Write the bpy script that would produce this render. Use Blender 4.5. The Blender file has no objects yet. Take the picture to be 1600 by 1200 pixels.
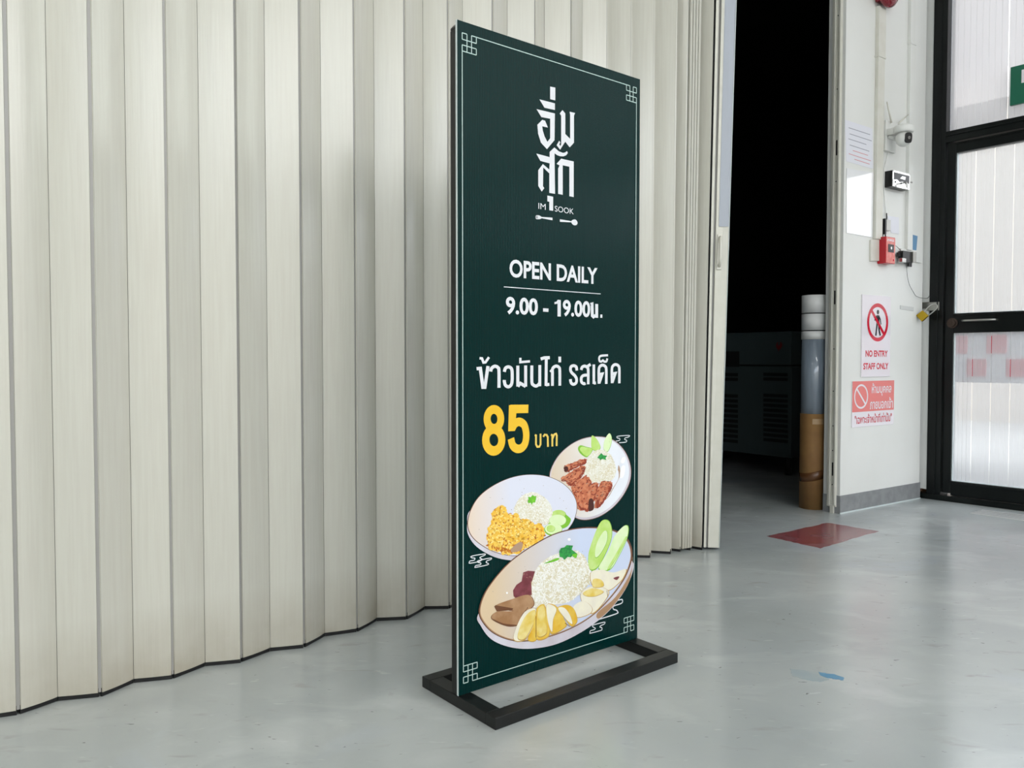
import bpy, bmesh, math, random
from mathutils import Vector, Matrix
random.seed(7)
PI = math.pi
SC = bpy.context.scene
COL = SC.collection

# ------------------------------------------------------------------ camera, sky, light, exposure
F_PX, CAM_H = 1236.0, 0.836
PITCH = math.atan(39 / F_PX)
cam_d = bpy.data.cameras.new('camera'); cam_d.sensor_width = 36; cam_d.lens = 36 * F_PX / 1600
cam_d.clip_start = 0.05
cam = bpy.data.objects.new('camera', cam_d); COL.objects.link(cam)
cam.location = (0, 0, CAM_H); cam.rotation_euler = (PI / 2 - PITCH, 0, 0)
SC.camera = cam
world = bpy.data.worlds.new('sky'); SC.world = world; world.use_nodes = True
wt = world.node_tree; wt.nodes.clear()
w_out = wt.nodes.new('ShaderNodeOutputWorld'); w_bg = wt.nodes.new('ShaderNodeBackground')
w_tc = wt.nodes.new('ShaderNodeTexCoord'); w_n = wt.nodes.new('ShaderNodeTexNoise'); w_r = wt.nodes.new('ShaderNodeValToRGB')
w_n.inputs['Scale'].default_value = 2.2; w_n.inputs['Detail'].default_value = 5
w_r.color_ramp.elements[0].position = .38; w_r.color_ramp.elements[0].color = (.72, .84, 1, 1)
w_r.color_ramp.elements[1].position = .6; w_r.color_ramp.elements[1].color = (1, .99, .97, 1)
wt.links.new(w_tc.outputs['Generated'], w_n.inputs['Vector']); wt.links.new(w_n.outputs['Fac'], w_r.inputs['Fac'])
wt.links.new(w_r.outputs['Color'], w_bg.inputs['Color']); wt.links.new(w_bg.outputs['Background'], w_out.inputs['Surface'])
w_bg.inputs['Strength'].default_value = 4.5
SC.view_settings.view_transform = 'Standard'; SC.view_settings.look = 'None'
SC.view_settings.gamma = 1; SC.view_settings.use_curve_mapping = False
SC.view_settings.exposure = 0.24
try:
    SC.cycles.use_denoising = True
    SC.cycles.max_bounces = 10; SC.cycles.transparent_max_bounces = 16
    SC.cycles.sample_clamp_indirect = 6; SC.cycles.caustics_refractive = False; SC.cycles.caustics_reflective = False
except Exception: pass

FILL_LAMPS = ((2.4, .9, 14), (-1.3, .2, 15), (-2.6, -1.2, 16))        # added fill lamps above view, softening shade behind the poster: x, y, watts
for lx, ly, lw_ in FILL_LAMPS:
    ld = bpy.data.lights.new('fill_light', 'AREA'); ld.shape = 'RECTANGLE'; ld.size = 1.2; ld.size_y = .16; ld.energy = lw_; ld.color = (1, .985, .95)
    lo_ = bpy.data.objects.new('fill_light', ld); COL.objects.link(lo_); lo_.location = (lx, ly, 4.46); lo_.rotation_euler = (0, 0, math.radians(-50))
# ------------------------------------------------------------------ photo geometry helpers
CP, SP = math.cos(PITCH), math.sin(PITCH)
def ray(x, y):
    a = (x - 800) / F_PX; b = -(y - 600) / F_PX
    return Vector((a, CP + b * SP, b * CP - SP))
def floor_pt(x, y, z=0.0):
    r = ray(x, y); t = (z - CAM_H) / r.z
    return Vector((r.x * t, r.y * t, z))
class Plane:                                   # a vertical plane: local x along it, local y away from the room, z up
    def __init__(s, ox, oy, deg):
        s.o = Vector((ox, oy, 0)); s.a = math.radians(deg)
        s.x = Vector((math.cos(s.a), math.sin(s.a), 0)); s.y = Vector((-s.x.y, s.x.x, 0))
    def uv(s, px, py, off=0.0):                # pixel -> (u, z) on the plane shifted by off along local y
        r = ray(px, py); c = Vector((0, 0, CAM_H)); o = s.o + s.y * off
        t = (o - c).dot(s.y) / r.dot(s.y); p = c + r * t - s.o
        return p.dot(s.x), p.z
    def w(s, u, v, z=0): return s.o + s.x * u + s.y * v + Vector((0, 0, z))

# ------------------------------------------------------------------ materials
def lin(c):
    if isinstance(c, str):
        c = c.lstrip('#'); c = [int(c[i:i+2], 16) / 255 for i in (0, 2, 4)]
    return tuple(((v + .055) / 1.055) ** 2.4 if v > .04045 else v / 12.92 for v in c) + (1,)
def mat(name, col, rough=.5, metal=0, spec=.5, col2=None, scale=8, stretch=(1, 1, 1), detail=4, bump=0, bscale=None,
        bstretch=None, coat=0, lo=.35, hi=.65, rough2=None):
    m = bpy.data.materials.new(name); m.use_nodes = True; nt = m.node_tree
    b = nt.nodes['Principled BSDF']
    b.inputs['Base Color'].default_value = lin(col); b.inputs['Roughness'].default_value = rough
    b.inputs['Metallic'].default_value = metal; b.inputs['Specular IOR Level'].default_value = spec
    b.inputs['Coat Weight'].default_value = coat
    tc = nt.nodes.new('ShaderNodeTexCoord')
    def noise(sc, st, det):
        mp = nt.nodes.new('ShaderNodeMapping'); mp.inputs['Scale'].default_value = st
        n = nt.nodes.new('ShaderNodeTexNoise'); n.inputs['Scale'].default_value = sc; n.inputs['Detail'].default_value = det
        nt.links.new(tc.outputs['Object'], mp.inputs['Vector']); nt.links.new(mp.outputs['Vector'], n.inputs['Vector'])
        return n.outputs['Fac']
    if col2 is not None:
        r = nt.nodes.new('ShaderNodeValToRGB')
        r.color_ramp.elements[0].position = lo; r.color_ramp.elements[0].color = lin(col)
        r.color_ramp.elements[1].position = hi; r.color_ramp.elements[1].color = lin(col2)
        f = noise(scale, stretch, detail); nt.links.new(f, r.inputs['Fac'])
        nt.links.new(r.outputs['Color'], b.inputs['Base Color'])
        if rough2 is not None:
            mr = nt.nodes.new('ShaderNodeMapRange'); mr.inputs['From Min'].default_value = lo; mr.inputs['From Max'].default_value = hi
            mr.inputs['To Min'].default_value = rough; mr.inputs['To Max'].default_value = rough2
            nt.links.new(f, mr.inputs['Value']); nt.links.new(mr.outputs['Result'], b.inputs['Roughness'])
    if bump:
        bp = nt.nodes.new('ShaderNodeBump'); bp.inputs['Strength'].default_value = bump; bp.inputs['Distance'].default_value = .002
        nt.links.new(noise(bscale or scale, bstretch or stretch, 5), bp.inputs['Height'])
        nt.links.new(bp.outputs['Normal'], b.inputs['Normal'])
    return m
def nodes(m): return m.node_tree, m.node_tree.nodes['Principled BSDF']

def ribs(m, pitch=.005, amt=.35):              # the corrugated board's vertical ribs show through every ink
    nt, b = nodes(m)
    tc = nt.nodes.new('ShaderNodeTexCoord'); w = nt.nodes.new('ShaderNodeTexWave'); w.bands_direction = 'X'
    w.inputs['Scale'].default_value = .314 / pitch; w.inputs['Distortion'].default_value = .25; w.inputs['Detail Scale'].default_value = .3
    bp = nt.nodes.new('ShaderNodeBump'); bp.inputs['Strength'].default_value = amt; bp.inputs['Distance'].default_value = .0006
    nt.links.new(tc.outputs['Object'], w.inputs['Vector']); nt.links.new(w.outputs['Fac'], bp.inputs['Height'])
    nt.links.new(bp.outputs['Normal'], b.inputs['Normal'])
    return m

M = {}
def door_mat():
    m = mat('cream_vinyl', '#c6c4ba', spec=.75, rough=.2, col2='#cac9bf', scale=14, stretch=(9, 9, .35), bump=.12, bscale=14, bstretch=(14, 14, .5), rough2=.25)
    nt, b = nodes(m)                           # dirt climbing from the floor
    tc = nt.nodes.new('ShaderNodeTexCoord'); sx = nt.nodes.new('ShaderNodeSeparateXYZ'); n = nt.nodes.new('ShaderNodeTexNoise')
    n.inputs['Scale'].default_value = 9; n.inputs['Detail'].default_value = 6
    mr = nt.nodes.new('ShaderNodeMapRange'); mr.inputs['From Min'].default_value = .0; mr.inputs['From Max'].default_value = .2
    mr.inputs['To Min'].default_value = .85; mr.inputs['To Max'].default_value = 0
    mul = nt.nodes.new('ShaderNodeMath'); mul.operation = 'MULTIPLY'
    mx = nt.nodes.new('ShaderNodeMix'); mx.data_type = 'RGBA'; mx.inputs['B'].default_value = lin('#8d8068')
    src = b.inputs['Base Color'].links[0].from_socket
    nt.links.new(tc.outputs['Object'], sx.inputs['Vector']); nt.links.new(tc.outputs['Object'], n.inputs['Vector'])
    nt.links.new(sx.outputs['Z'], mr.inputs['Value']); nt.links.new(mr.outputs['Result'], mul.inputs[0]); nt.links.new(n.outputs['Fac'], mul.inputs[1])
    nt.links.new(mul.outputs['Value'], mx.inputs['Factor']); nt.links.new(src, mx.inputs['A']); nt.links.new(mx.outputs['Result'], b.inputs['Base Color'])
    return m
M['vinyl'] = door_mat()
M['hinge'] = mat('grey_vinyl_hinge', '#9b9a97', rough=.3)
M['cream_metal'] = mat('cream_painted_metal', '#d3d2c8', rough=.35, col2='#cecdc2', scale=20)
M['rubber'] = mat('black_rubber', '#0c0d0f', rough=.6)
M['wall'] = mat('white_painted_wall', '#dddeda', rough=.42, col2='#e3e4e1', scale=2, bump=.08, bscale=40)
M['wallside'] = mat('grey_white_paint', '#c9cac8', rough=.5)
M['base'] = mat('grey_vinyl_skirting', '#7c7e80', rough=.45, col2='#8b8d8e', scale=20)
M['ceiling'] = mat('white_ceiling', '#dcdcd8', rough=.8)
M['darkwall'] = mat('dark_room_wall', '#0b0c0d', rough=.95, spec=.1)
M['black'] = mat('black_aluminium', '#070b0b', rough=.3, col2='#0c1110', scale=6, spec=.25)
M['blacktube'] = mat('black_powder_coated_steel', '#0e1010', rough=.36, col2='#141616', scale=30, bump=.1, bscale=200, spec=.35)
M['whiteedge'] = mat('white_plastic_edge', '#c9d3d3', rough=.4)
M['green'] = ribs(mat('dark_green_print', '#012827', rough=.2, spec=.07), amt=.9)
def rib_highlight(m, c0, c1, pitch=.005):           # the board's rib highlights, painted into the ink as slightly lighter lines
    nt, b = nodes(m); tc = nt.nodes.new('ShaderNodeTexCoord'); w = nt.nodes.new('ShaderNodeTexWave'); w.bands_direction = 'X'
    w.inputs['Scale'].default_value = .314 / pitch; w.inputs['Distortion'].default_value = .3; w.inputs['Detail Scale'].default_value = .2
    mx = nt.nodes.new('ShaderNodeMix'); mx.data_type = 'RGBA'; mx.inputs['A'].default_value = lin(c0); mx.inputs['B'].default_value = lin(c1)
    nt.links.new(tc.outputs['Object'], w.inputs['Vector']); nt.links.new(w.outputs['Fac'], mx.inputs['Factor']); nt.links.new(mx.outputs['Result'], b.inputs['Base Color'])
rib_highlight(M['green'], '#001e1d', '#052e2d')
M['ink_white'] = ribs(mat('white_print', '#dfe1e6', rough=.4), amt=.15)
M['ink_line'] = ribs(mat('pale_line_print', '#b9cfca', rough=.4), amt=.15)
M['ink_yellow'] = mat('yellow_print', '#eab911', rough=.38, col2='#f0c437', scale=6)
M['ink_gold'] = mat('pale_gold_print', '#e6c860', rough=.38)
M['white_plastic'] = mat('white_plastic', '#dedfdb', rough=.35)
M['cream_plastic'] = mat('aged_white_plastic', '#d6d5cc', rough=.35, col2='#cfcdc2', scale=12)
M['black_plastic'] = mat('black_plastic', '#111213', rough=.3)
M['red_plastic'] = mat('red_plastic', '#b31524', rough=.25)
M['darkred'] = mat('dark_red_gloss', '#7c0f22', rough=.12, coat=.5)
M['pink'] = mat('faded_red_enamel', '#e08d84', rough=.35, col2='#d76a62', scale=40)
M['chrome'] = mat('bright_metal', '#d7d7d5', rough=.18, metal=1)
M['steel'] = mat('brushed_steel', '#a9a8a2', rough=.35, metal=1)
M['brass'] = mat('brass', '#b99a2c', rough=.3, metal=.8)
M['bronze'] = mat('dark_bronze', '#4a3f38', rough=.35, metal=.8)
M['paper'] = mat('white_paper', '#dfe0e8', rough=.5)
M['gloss_sheet'] = mat('clear_laminated_sheet', '#f7f8fa', rough=.06, spec=.9, coat=1)
M['sign_white'] = mat('glossy_white_sign', '#e6e0e6', rough=.12, coat=.6)
M['sign_red'] = mat('glossy_red_print', '#cc1f38', rough=.12, coat=.6)
M['sign_pink'] = mat('faded_pink_red_print', '#e2726e', rough=.15, coat=.6)
M['sign_black'] = mat('glossy_black_print', '#23242a', rough=.12, coat=.6)
M['cardboard'] = mat('brown_cardboard', '#7a5831', rough=.75, col2='#866438', scale=10, bump=.15, bscale=30)
M['tape'] = mat('brown_tape', '#5d3d24', rough=.25)
M['tape2'] = mat('pale_tape', '#a08460', rough=.3)
M['film'] = mat('grey_plastic_film', '#8d98a3', rough=.15, coat=.5, col2='#6f7a86', scale=5, stretch=(4, 4, .4))
M['rollwhite'] = mat('white_vinyl_roll', '#cfd0cf', rough=.5)
M['freezer'] = mat('grey_painted_cabinet', '#3c4749', rough=.5)
M['redpaint'] = mat('worn_red_floor_paint', '#8c4649', rough=.2, col2='#875e61', scale=9, detail=9, lo=.42, hi=.72)
M['bluepaint'] = mat('blue_paint_scuff', '#4c86ad', rough=.3, col2='#6b97b0', scale=25)
M['palemark'] = mat('pale_floor_mark', '#b5b6b2', rough=.3)
M['greysticker'] = mat('grey_blue_tape', '#a9afba', rough=.5)
M['exitgreen'] = mat('green_sign_plate', '#0d6149', rough=.3)
M['wood'] = mat('raw_wood', '#a07350', rough=.7)
M['barrier_red'] = mat('red_barrier_plastic', '#e0243a', rough=.4)
M['barrier_white'] = mat('white_barrier_plastic', '#efefef', rough=.4)
M['asphalt'] = mat('pale_concrete_yard', '#9c9b97', rough=.8, col2='#a8a7a2', scale=1)
M['facade_out'] = mat('pale_render', '#d8d2c8', rough=.8)
M['facade_yard'] = mat('beige_wall', '#b0a99f', rough=.8)
M['stickerb'] = mat('blue_sticker', '#6c93b4', rough=.3)

def floor_mat():
    m = mat('grey_painted_concrete_floor', '#a2a8a8', rough=.16, col2='#b6bab8', scale=1.1, detail=9, lo=.35, hi=.66, rough2=.24, bump=.05, bscale=6)
    nt, b = nodes(m)
    tc = nt.nodes.new('ShaderNodeTexCoord')
    def layer(scale, st, lo, hi, col, amt, rot=0):
        mp = nt.nodes.new('ShaderNodeMapping'); mp.inputs['Scale'].default_value = st; mp.inputs['Rotation'].default_value = (0, 0, rot)
        n = nt.nodes.new('ShaderNodeTexNoise'); n.inputs['Scale'].default_value = scale; n.inputs['Detail'].default_value = 8
        n.inputs['Distortion'].default_value = .6
        mr = nt.nodes.new('ShaderNodeMapRange'); mr.inputs['From Min'].default_value = lo; mr.inputs['From Max'].default_value = hi
        mr.inputs['To Max'].default_value = amt
        mx = nt.nodes.new('ShaderNodeMix'); mx.data_type = 'RGBA'; mx.inputs['B'].default_value = lin(col)
        src = b.inputs['Base Color'].links[0].from_socket
        nt.links.new(tc.outputs['Object'], mp.inputs['Vector']); nt.links.new(mp.outputs['Vector'], n.inputs['Vector'])
        nt.links.new(n.outputs['Fac'], mr.inputs['Value']); nt.links.new(mr.outputs['Result'], mx.inputs['Factor'])
        nt.links.new(src, mx.inputs['A']); nt.links.new(mx.outputs['Result'], b.inputs['Base Color'])
    layer(3.4, (1, 1.7, 1), .52, .8, '#c9cccb', .6, .5); layer(1.7, (1, 1.3, 1), .5, .75, '#959a98', .45, 1.2)
    layer(9, (1, 2.4, 1), .62, .8, '#8b867e', .5, -.6); layer(14, (1, 3, 1), .66, .76, '#d3d5d3', .4, .3)
    layer(26, (1, 3, 1), .70, .74, '#4c4843', .8, .9); layer(44, (1, 2, 1), .72, .75, '#5f5b55', .6, .2)
    layer(2.3, (1, 1, 1), .6, .75, '#b3bccb', .5)
    return m
M['floor'] = floor_mat()

def glazing(name, tr, tl, tint, tintl):
    m = bpy.data.materials.new(name); m.use_nodes = True; nt = m.node_tree; nt.nodes.clear()
    o = nt.nodes.new('ShaderNodeOutputMaterial'); t = nt.nodes.new('ShaderNodeBsdfTransparent'); t.inputs[0].default_value = lin(tint)
    d = nt.nodes.new('ShaderNodeBsdfTranslucent'); d.inputs[0].default_value = lin(tintl)
    df = nt.nodes.new('ShaderNodeBsdfDiffuse'); df.inputs[0].default_value = lin('#dcdce0')
    g = nt.nodes.new('ShaderNodeBsdfGlossy'); g.inputs['Roughness'].default_value = .12
    a = nt.nodes.new('ShaderNodeMixShader'); a.inputs[0].default_value = tl / (tr + tl)
    c = nt.nodes.new('ShaderNodeMixShader'); c.inputs[0].default_value = 1 - tr - tl
    e = nt.nodes.new('ShaderNodeMixShader'); fr = nt.nodes.new('ShaderNodeFresnel'); fr.inputs[0].default_value = 1.45
    L = nt.links.new
    L(t.outputs[0], a.inputs[1]); L(d.outputs[0], a.inputs[2]); L(a.outputs[0], c.inputs[1]); L(df.outputs[0], c.inputs[2])
    L(fr.outputs[0], e.inputs[0]); L(c.outputs[0], e.inputs[1]); L(g.outputs[0], e.inputs[2]); L(e.outputs[0], o.inputs[0])
    return m
M['plank'] = glazing('milky_polycarbonate', .40, .07, '#f4f6fa', '#f2f2f4')
M['clear_pane'] = glazing('clear_glass', .88, .04, '#f4f8f6', '#f2f2f4')
M['plank_old'] = glazing('weathered_polycarbonate', .05, .17, '#e6dedd', '#d2cccc')

# ------------------------------------------------------------------ mesh helpers
class MB:
    def __init__(s): s.bm = bmesh.new()
    def face(s, pts, mi=0, smooth=False):
        f = s.bm.faces.new([s.bm.verts.new(p) for p in pts]); f.material_index = mi; f.smooth = smooth; return f
    def box(s, x0, x1, y0, y1, z0, z1, mi=0):
        v = [s.bm.verts.new(p) for p in ((x0,y0,z0),(x1,y0,z0),(x1,y1,z0),(x0,y1,z0),(x0,y0,z1),(x1,y0,z1),(x1,y1,z1),(x0,y1,z1))]
        for q in ((0,3,2,1),(4,5,6,7),(0,1,5,4),(1,2,6,5),(2,3,7,6),(3,0,4,7)):
            s.bm.faces.new([v[i] for i in q]).material_index = mi
        return s
    def rbox(s, x0, x1, y0, y1, z0, z1, r, mi=0):        # bevelled box
        b = bmesh.new(); t = MB.__new__(MB); t.bm = b; t.box(x0, x1, y0, y1, z0, z1, mi)
        bmesh.ops.bevel(b, geom=b.edges[:], offset=r, segments=2, affect='EDGES', profile=.5)
        s.merge(b); return s
    def merge(s, b):
        me = bpy.data.meshes.new('tmp'); b.to_mesh(me); b.free(); s.bm.from_mesh(me); bpy.data.meshes.remove(me)
    def loft(s, rings, mi=0, caps=True, smooth=True, closed=True):
        R = [[s.bm.verts.new(p) for p in r] for r in rings]; n = len(R[0])
        for a, b in zip(R, R[1:]):
            for i in range(n if closed else n - 1):
                j = (i + 1) % n
                f = s.bm.faces.new((a[i], a[j], b[j], b[i])); f.material_index = mi; f.smooth = smooth
        if caps and closed:
            for r in (R[0][::-1], R[-1]):
                f = s.bm.faces.new(r); f.material_index = mi
        return s
    def prism(s, pts, y0, y1, mi=0):                     # polygon in xz pushed along y
        return s.loft([[(x, y0, z) for x, z in pts], [(x, y1, z) for x, z in pts]], mi, smooth=False)
    def prismz(s, pts, z0, z1, mi=0, dx=(0, 0)):         # polygon in xy pushed along z, the top shifted by dx
        return s.loft([[(x, y, z0) for x, y in pts], [(x + dx[0], y + dx[1], z1) for x, y in pts]], mi, smooth=False)
    def tube(s, path, r, mi=0, n=10, caps=True):
        P = [Vector(p) for p in path]; rings = []; up = None
        rr = r if isinstance(r, (list, tuple)) else [r] * len(P)
        for i, p in enumerate(P):
            d = (P[min(i + 1, len(P) - 1)] - P[max(i - 1, 0)]).normalized()
            if up is None: up = Vector((0, 0, 1)) if abs(d.z) < .9 else Vector((1, 0, 0))
            a = d.cross(up).normalized(); up = a.cross(d).normalized()
            rings.append([p + (a * math.cos(t) + up * math.sin(t)) * rr[i] for t in [2 * PI * k / n for k in range(n)]])
        return s.loft(rings, mi, caps)
    def disc(s, c, r, y0, y1, mi=0, n=24, rx=None):      # a disc facing along y
        rx = rx or r
        return s.loft([[(c[0] + rx * math.cos(t), y, c[1] + r * math.sin(t)) for t in [2 * PI * k / n for k in range(n)]] for y in (y0, y1)], mi, smooth=False)
    def sphere(s, c, r, mi=0, n=20, sc=(1, 1, 1)):
        rings = []
        for i in range(1, 12):
            t = PI * i / 12
            rings.append([(c[0] + sc[0] * r * math.sin(t) * math.cos(a), c[1] + sc[1] * r * math.sin(t) * math.sin(a), c[2] - sc[2] * r * math.cos(t)) for a in [2 * PI * k / n for k in range(n)]])
        return s.loft(rings, mi)
    def build(s, name, mats, parent=None, kind=None, bevel=0):
        bmesh.ops.recalc_face_normals(s.bm, faces=s.bm.faces[:])
        me = bpy.data.meshes.new(name); s.bm.to_mesh(me); s.bm.free()
        for m in (mats if isinstance(mats, (list, tuple)) else [mats]): me.materials.append(M[m])
        o = bpy.data.objects.new(name, me); COL.objects.link(o)
        if parent: o.parent = parent
        if kind: o['kind'] = kind
        if bevel:
            bv = o.modifiers.new('bevel', 'BEVEL'); bv.width = bevel; bv.segments = 2; bv.limit_method = 'ANGLE'
        return o
def empty(name, loc=(0, 0, 0), rz=0, label=None, cat=None, group=None, kind=None):
    o = bpy.data.objects.new(name, None); COL.objects.link(o); o.empty_display_size = .1
    o.location = loc; o.rotation_euler = (0, 0, rz); tag(o, label, cat, group, kind); return o
def tag(o, label=None, cat=None, group=None, kind=None):
    if label: o['label'] = label
    if cat: o['category'] = cat
    if group: o['group'] = group
    if kind: o['kind'] = kind
    return o
def on(plane, o):                                        # stand a mesh built in plane coordinates where the plane is
    o.location = plane.o; o.rotation_euler = (0, 0, plane.a); return o
def text_mesh(body, offset=0, spacing=1.0):
    c = bpy.data.curves.new('text', 'FONT'); c.body = body; c.size = 1; c.offset = offset; c.space_character = spacing
    c.fill_mode = 'FRONT' if hasattr(c, 'fill_mode') else c.fill_mode; c.resolution_u = 4
    o = bpy.data.objects.new('text', c); COL.objects.link(o)
    me = bpy.data.meshes.new_from_object(o.evaluated_get(bpy.context.evaluated_depsgraph_get()))
    bpy.data.objects.remove(o); bpy.data.curves.remove(c); return me
def add_text(mb, body, u0, u1, z0, z1, y, mi=0, offset=0, shear=0, spacing=1.0):
    me = text_mesh(body, offset, spacing)
    xs = [v.co.x for v in me.vertices]; ys = [v.co.y for v in me.vertices]
    ax, bx, ay, by = min(xs), max(xs), min(ys), max(ys)
    nv = [mb.bm.verts.new((u0 + (v.co.x - ax) / (bx - ax) * (u1 - u0), y, z0 + (v.co.y - ay) / (by - ay) * (z1 - z0))) for v in me.vertices]
    for p in me.polygons:
        try: mb.bm.faces.new([nv[i] for i in p.vertices]).material_index = mi
        except ValueError: pass
    bpy.data.meshes.remove(me)
def smooth_loop(pts, k=5):
    n = len(pts); out = []
    for i in range(n):
        p0, p1, p2, p3 = [Vector(pts[(i + j) % n]) for j in (-1, 0, 1, 2)]
        for s in range(k):
            t = s / k
            out.append(tuple(.5 * ((2 * p1) + (-p0 + p2) * t + (2 * p0 - 5 * p1 + 4 * p2 - p3) * t * t + (-p0 + 3 * p1 - 3 * p2 + p3) * t ** 3)))
    return out
def smooth_line(pts, k=5):
    out = []; n = len(pts)
    for i in range(n - 1):
        p0, p1, p2, p3 = [Vector(pts[max(0, min(n - 1, i + j))]) for j in (-1, 0, 1, 2)]
        for s in range(k):
            t = s / k
            out.append(tuple(.5 * ((2 * p1) + (-p0 + p2) * t + (2 * p0 - 5 * p1 + 4 * p2 - p3) * t * t + (-p0 + 3 * p1 - 3 * p2 + p3) * t ** 3)))
    return out + [tuple(pts[-1])]
def stroke(mb, pts, wx, wz, y, mi=0, closed=False):      # thick polyline in uz with an elliptical pen, mitred joins
    P = [Vector((a / wx, b / wz)) for a, b in pts]; Q = [P[0]]
    for p in P[1:]:
        if (p - Q[-1]).length > 1e-3: Q.append(p)
    P = Q; n = len(P)
    if closed and (P[0] - P[-1]).length < 1e-3: P.pop(); n -= 1
    L, R = [], []
    for i in range(n):
        a = P[i] - P[i - 1] if (i or closed) else P[1] - P[0]
        b = P[(i + 1) % n] - P[i] if (i < n - 1 or closed) else P[-1] - P[-2]
        a = a.normalized(); b = b.normalized()
        na = Vector((-a.y, a.x)); nb = Vector((-b.y, b.x)); m = na + nb
        if m.length < .3: m = na.copy(); k = .5
        else:
            m.normalize(); k = .5 / max(.45, m.dot(na))
        L.append(P[i] + m * k); R.append(P[i] - m * k)
    vl = [mb.bm.verts.new((p.x * wx, y, p.y * wz)) for p in L]; vr = [mb.bm.verts.new((p.x * wx, y, p.y * wz)) for p in R]
    for i in range(n if closed else n - 1):
        j = (i + 1) % n
        mb.bm.faces.new((vl[i], vr[i], vr[j], vl[j])).material_index = mi
def inside(p, poly):
    c = False; n = len(poly)
    for i in range(n):
        (x1, y1), (x2, y2) = poly[i], poly[i - 1]
        if (y1 > p[1]) != (y2 > p[1]) and p[0] < (x2 - x1) * (p[1] - y1) / (y2 - y1) + x1: c = not c
    return c

# ------------------------------------------------------------------ the setting
COLM = Plane(1.770, 4.248, 35.05)            # face of the white wall pier
DOOR = Plane(2.498, 4.762, -50.3)            # glazed front with the black door
TRK = Vector((2.078, 1.774, 0)).normalized() # direction of the folding door's track
TN = Vector((-TRK.y, TRK.x, 0))
LEFT_END = Vector((-.333, 2.516, 0)) - TRK * 5.0
H_CEIL, H_HEAD = 4.6, 2.92
FR = DOOR.x                                   # towards the shop front behind the camera
back_r = DOOR.w(6.2, 0); back_l = LEFT_END + FR * 5.6

def slab(name, pts, z0, z1, m, kind='structure'):
    mb = MB(); mb.prismz([(p[0], p[1]) for p in pts], z0, z1); return mb.build(name, m, kind=kind)
def wall(name, a, b, t, z0, z1, m, kind='structure'):   # wall from a to b, thickness t to its left
    d = (b - a).normalized(); n = Vector((-d.y, d.x, 0)) * t
    return slab(name, [a, b, b + n, a + n], z0, z1, m, kind)
SA, SB = Vector((2.46, 4.87, 0)), Vector((3.6, 7.9, 0))
room_c = [LEFT_END + TN * 6 - TRK * .3, SB, DOOR.w(-.12, 0.12), DOOR.w(6.4, .12), back_l + TRK * -.3 + FR * .5]
slab('floor', room_c, -.12, 0, 'floor')
slab('ceiling', [room_c[0], room_c[1], DOOR.w(-.12, .15), DOOR.w(6.4, .15), room_c[4]], H_CEIL, H_CEIL + .15, 'ceiling')
gp = MB(); gp.box(-40, 60, -40, 60, -.16, -.13); gp.build('ground_outside', 'asphalt', kind='structure')
for lx, ly, lw_ in FILL_LAMPS:  # added housings, out of view, that carry the fill lights
    mb = MB(); mb.box(-.62, .62, -.09, .09, 4.47, 4.6); fx_ = mb.build('fill_lamp_housing', 'cream_metal', kind='structure'); fx_.location = (lx, ly, 0); fx_.rotation_euler = (0, 0, math.radians(-50))
# header above the folding door
trk_end = COLM.w(0, .05)
wall('wall_header', LEFT_END, Vector((trk_end.x, trk_end.y, 0)) + TRK * .0, .12, H_HEAD, H_CEIL, 'wall')
wall('wall_left', back_l, LEFT_END, -.15, 0, H_CEIL, 'wall')
# dark room behind
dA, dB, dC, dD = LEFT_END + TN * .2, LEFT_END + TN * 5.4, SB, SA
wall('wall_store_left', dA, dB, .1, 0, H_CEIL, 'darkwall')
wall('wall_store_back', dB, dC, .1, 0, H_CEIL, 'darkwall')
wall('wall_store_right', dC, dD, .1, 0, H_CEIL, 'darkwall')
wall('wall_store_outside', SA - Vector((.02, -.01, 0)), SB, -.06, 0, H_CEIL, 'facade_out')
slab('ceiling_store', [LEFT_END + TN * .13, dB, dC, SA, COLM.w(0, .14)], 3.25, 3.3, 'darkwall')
M['beam'] = mat('dark_steel_beam', '#2b2f38', rough=.6)
for k in range(3):
    b0 = LEFT_END + TN * 1.2 + TRK * (3.2 + k * 1.1); b1 = b0 + TN * 4
    wall('trim_%d' % (k + 1), b0, b1, .1, 3.02, 3.24, 'beam')

# white pier with its skirting
pier = empty('wall_pier', COLM.o, COLM.a, kind='structure')
mb = MB(); mb.box(0, .818, 0, .10, 0, H_CEIL); mb.build('pier_body', 'wall', pier)
mb = MB(); mb.box(-.004, .822, -.004, 0, .0, .098); mb.box(-.004, 0, 0, .1, 0, .098); sk = mb.build('baseboard_pier', 'base', pier)
mb = MB(); mb.box(-.006, .824, -.0065, -.004, .0, .007); mb.build('floor_bead', 'whiteedge', pier)
mb = MB(); mb.box(-.0012, 0, .002, .098, .1, H_CEIL); mb.build('side_face', 'wallside', pier)
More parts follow.
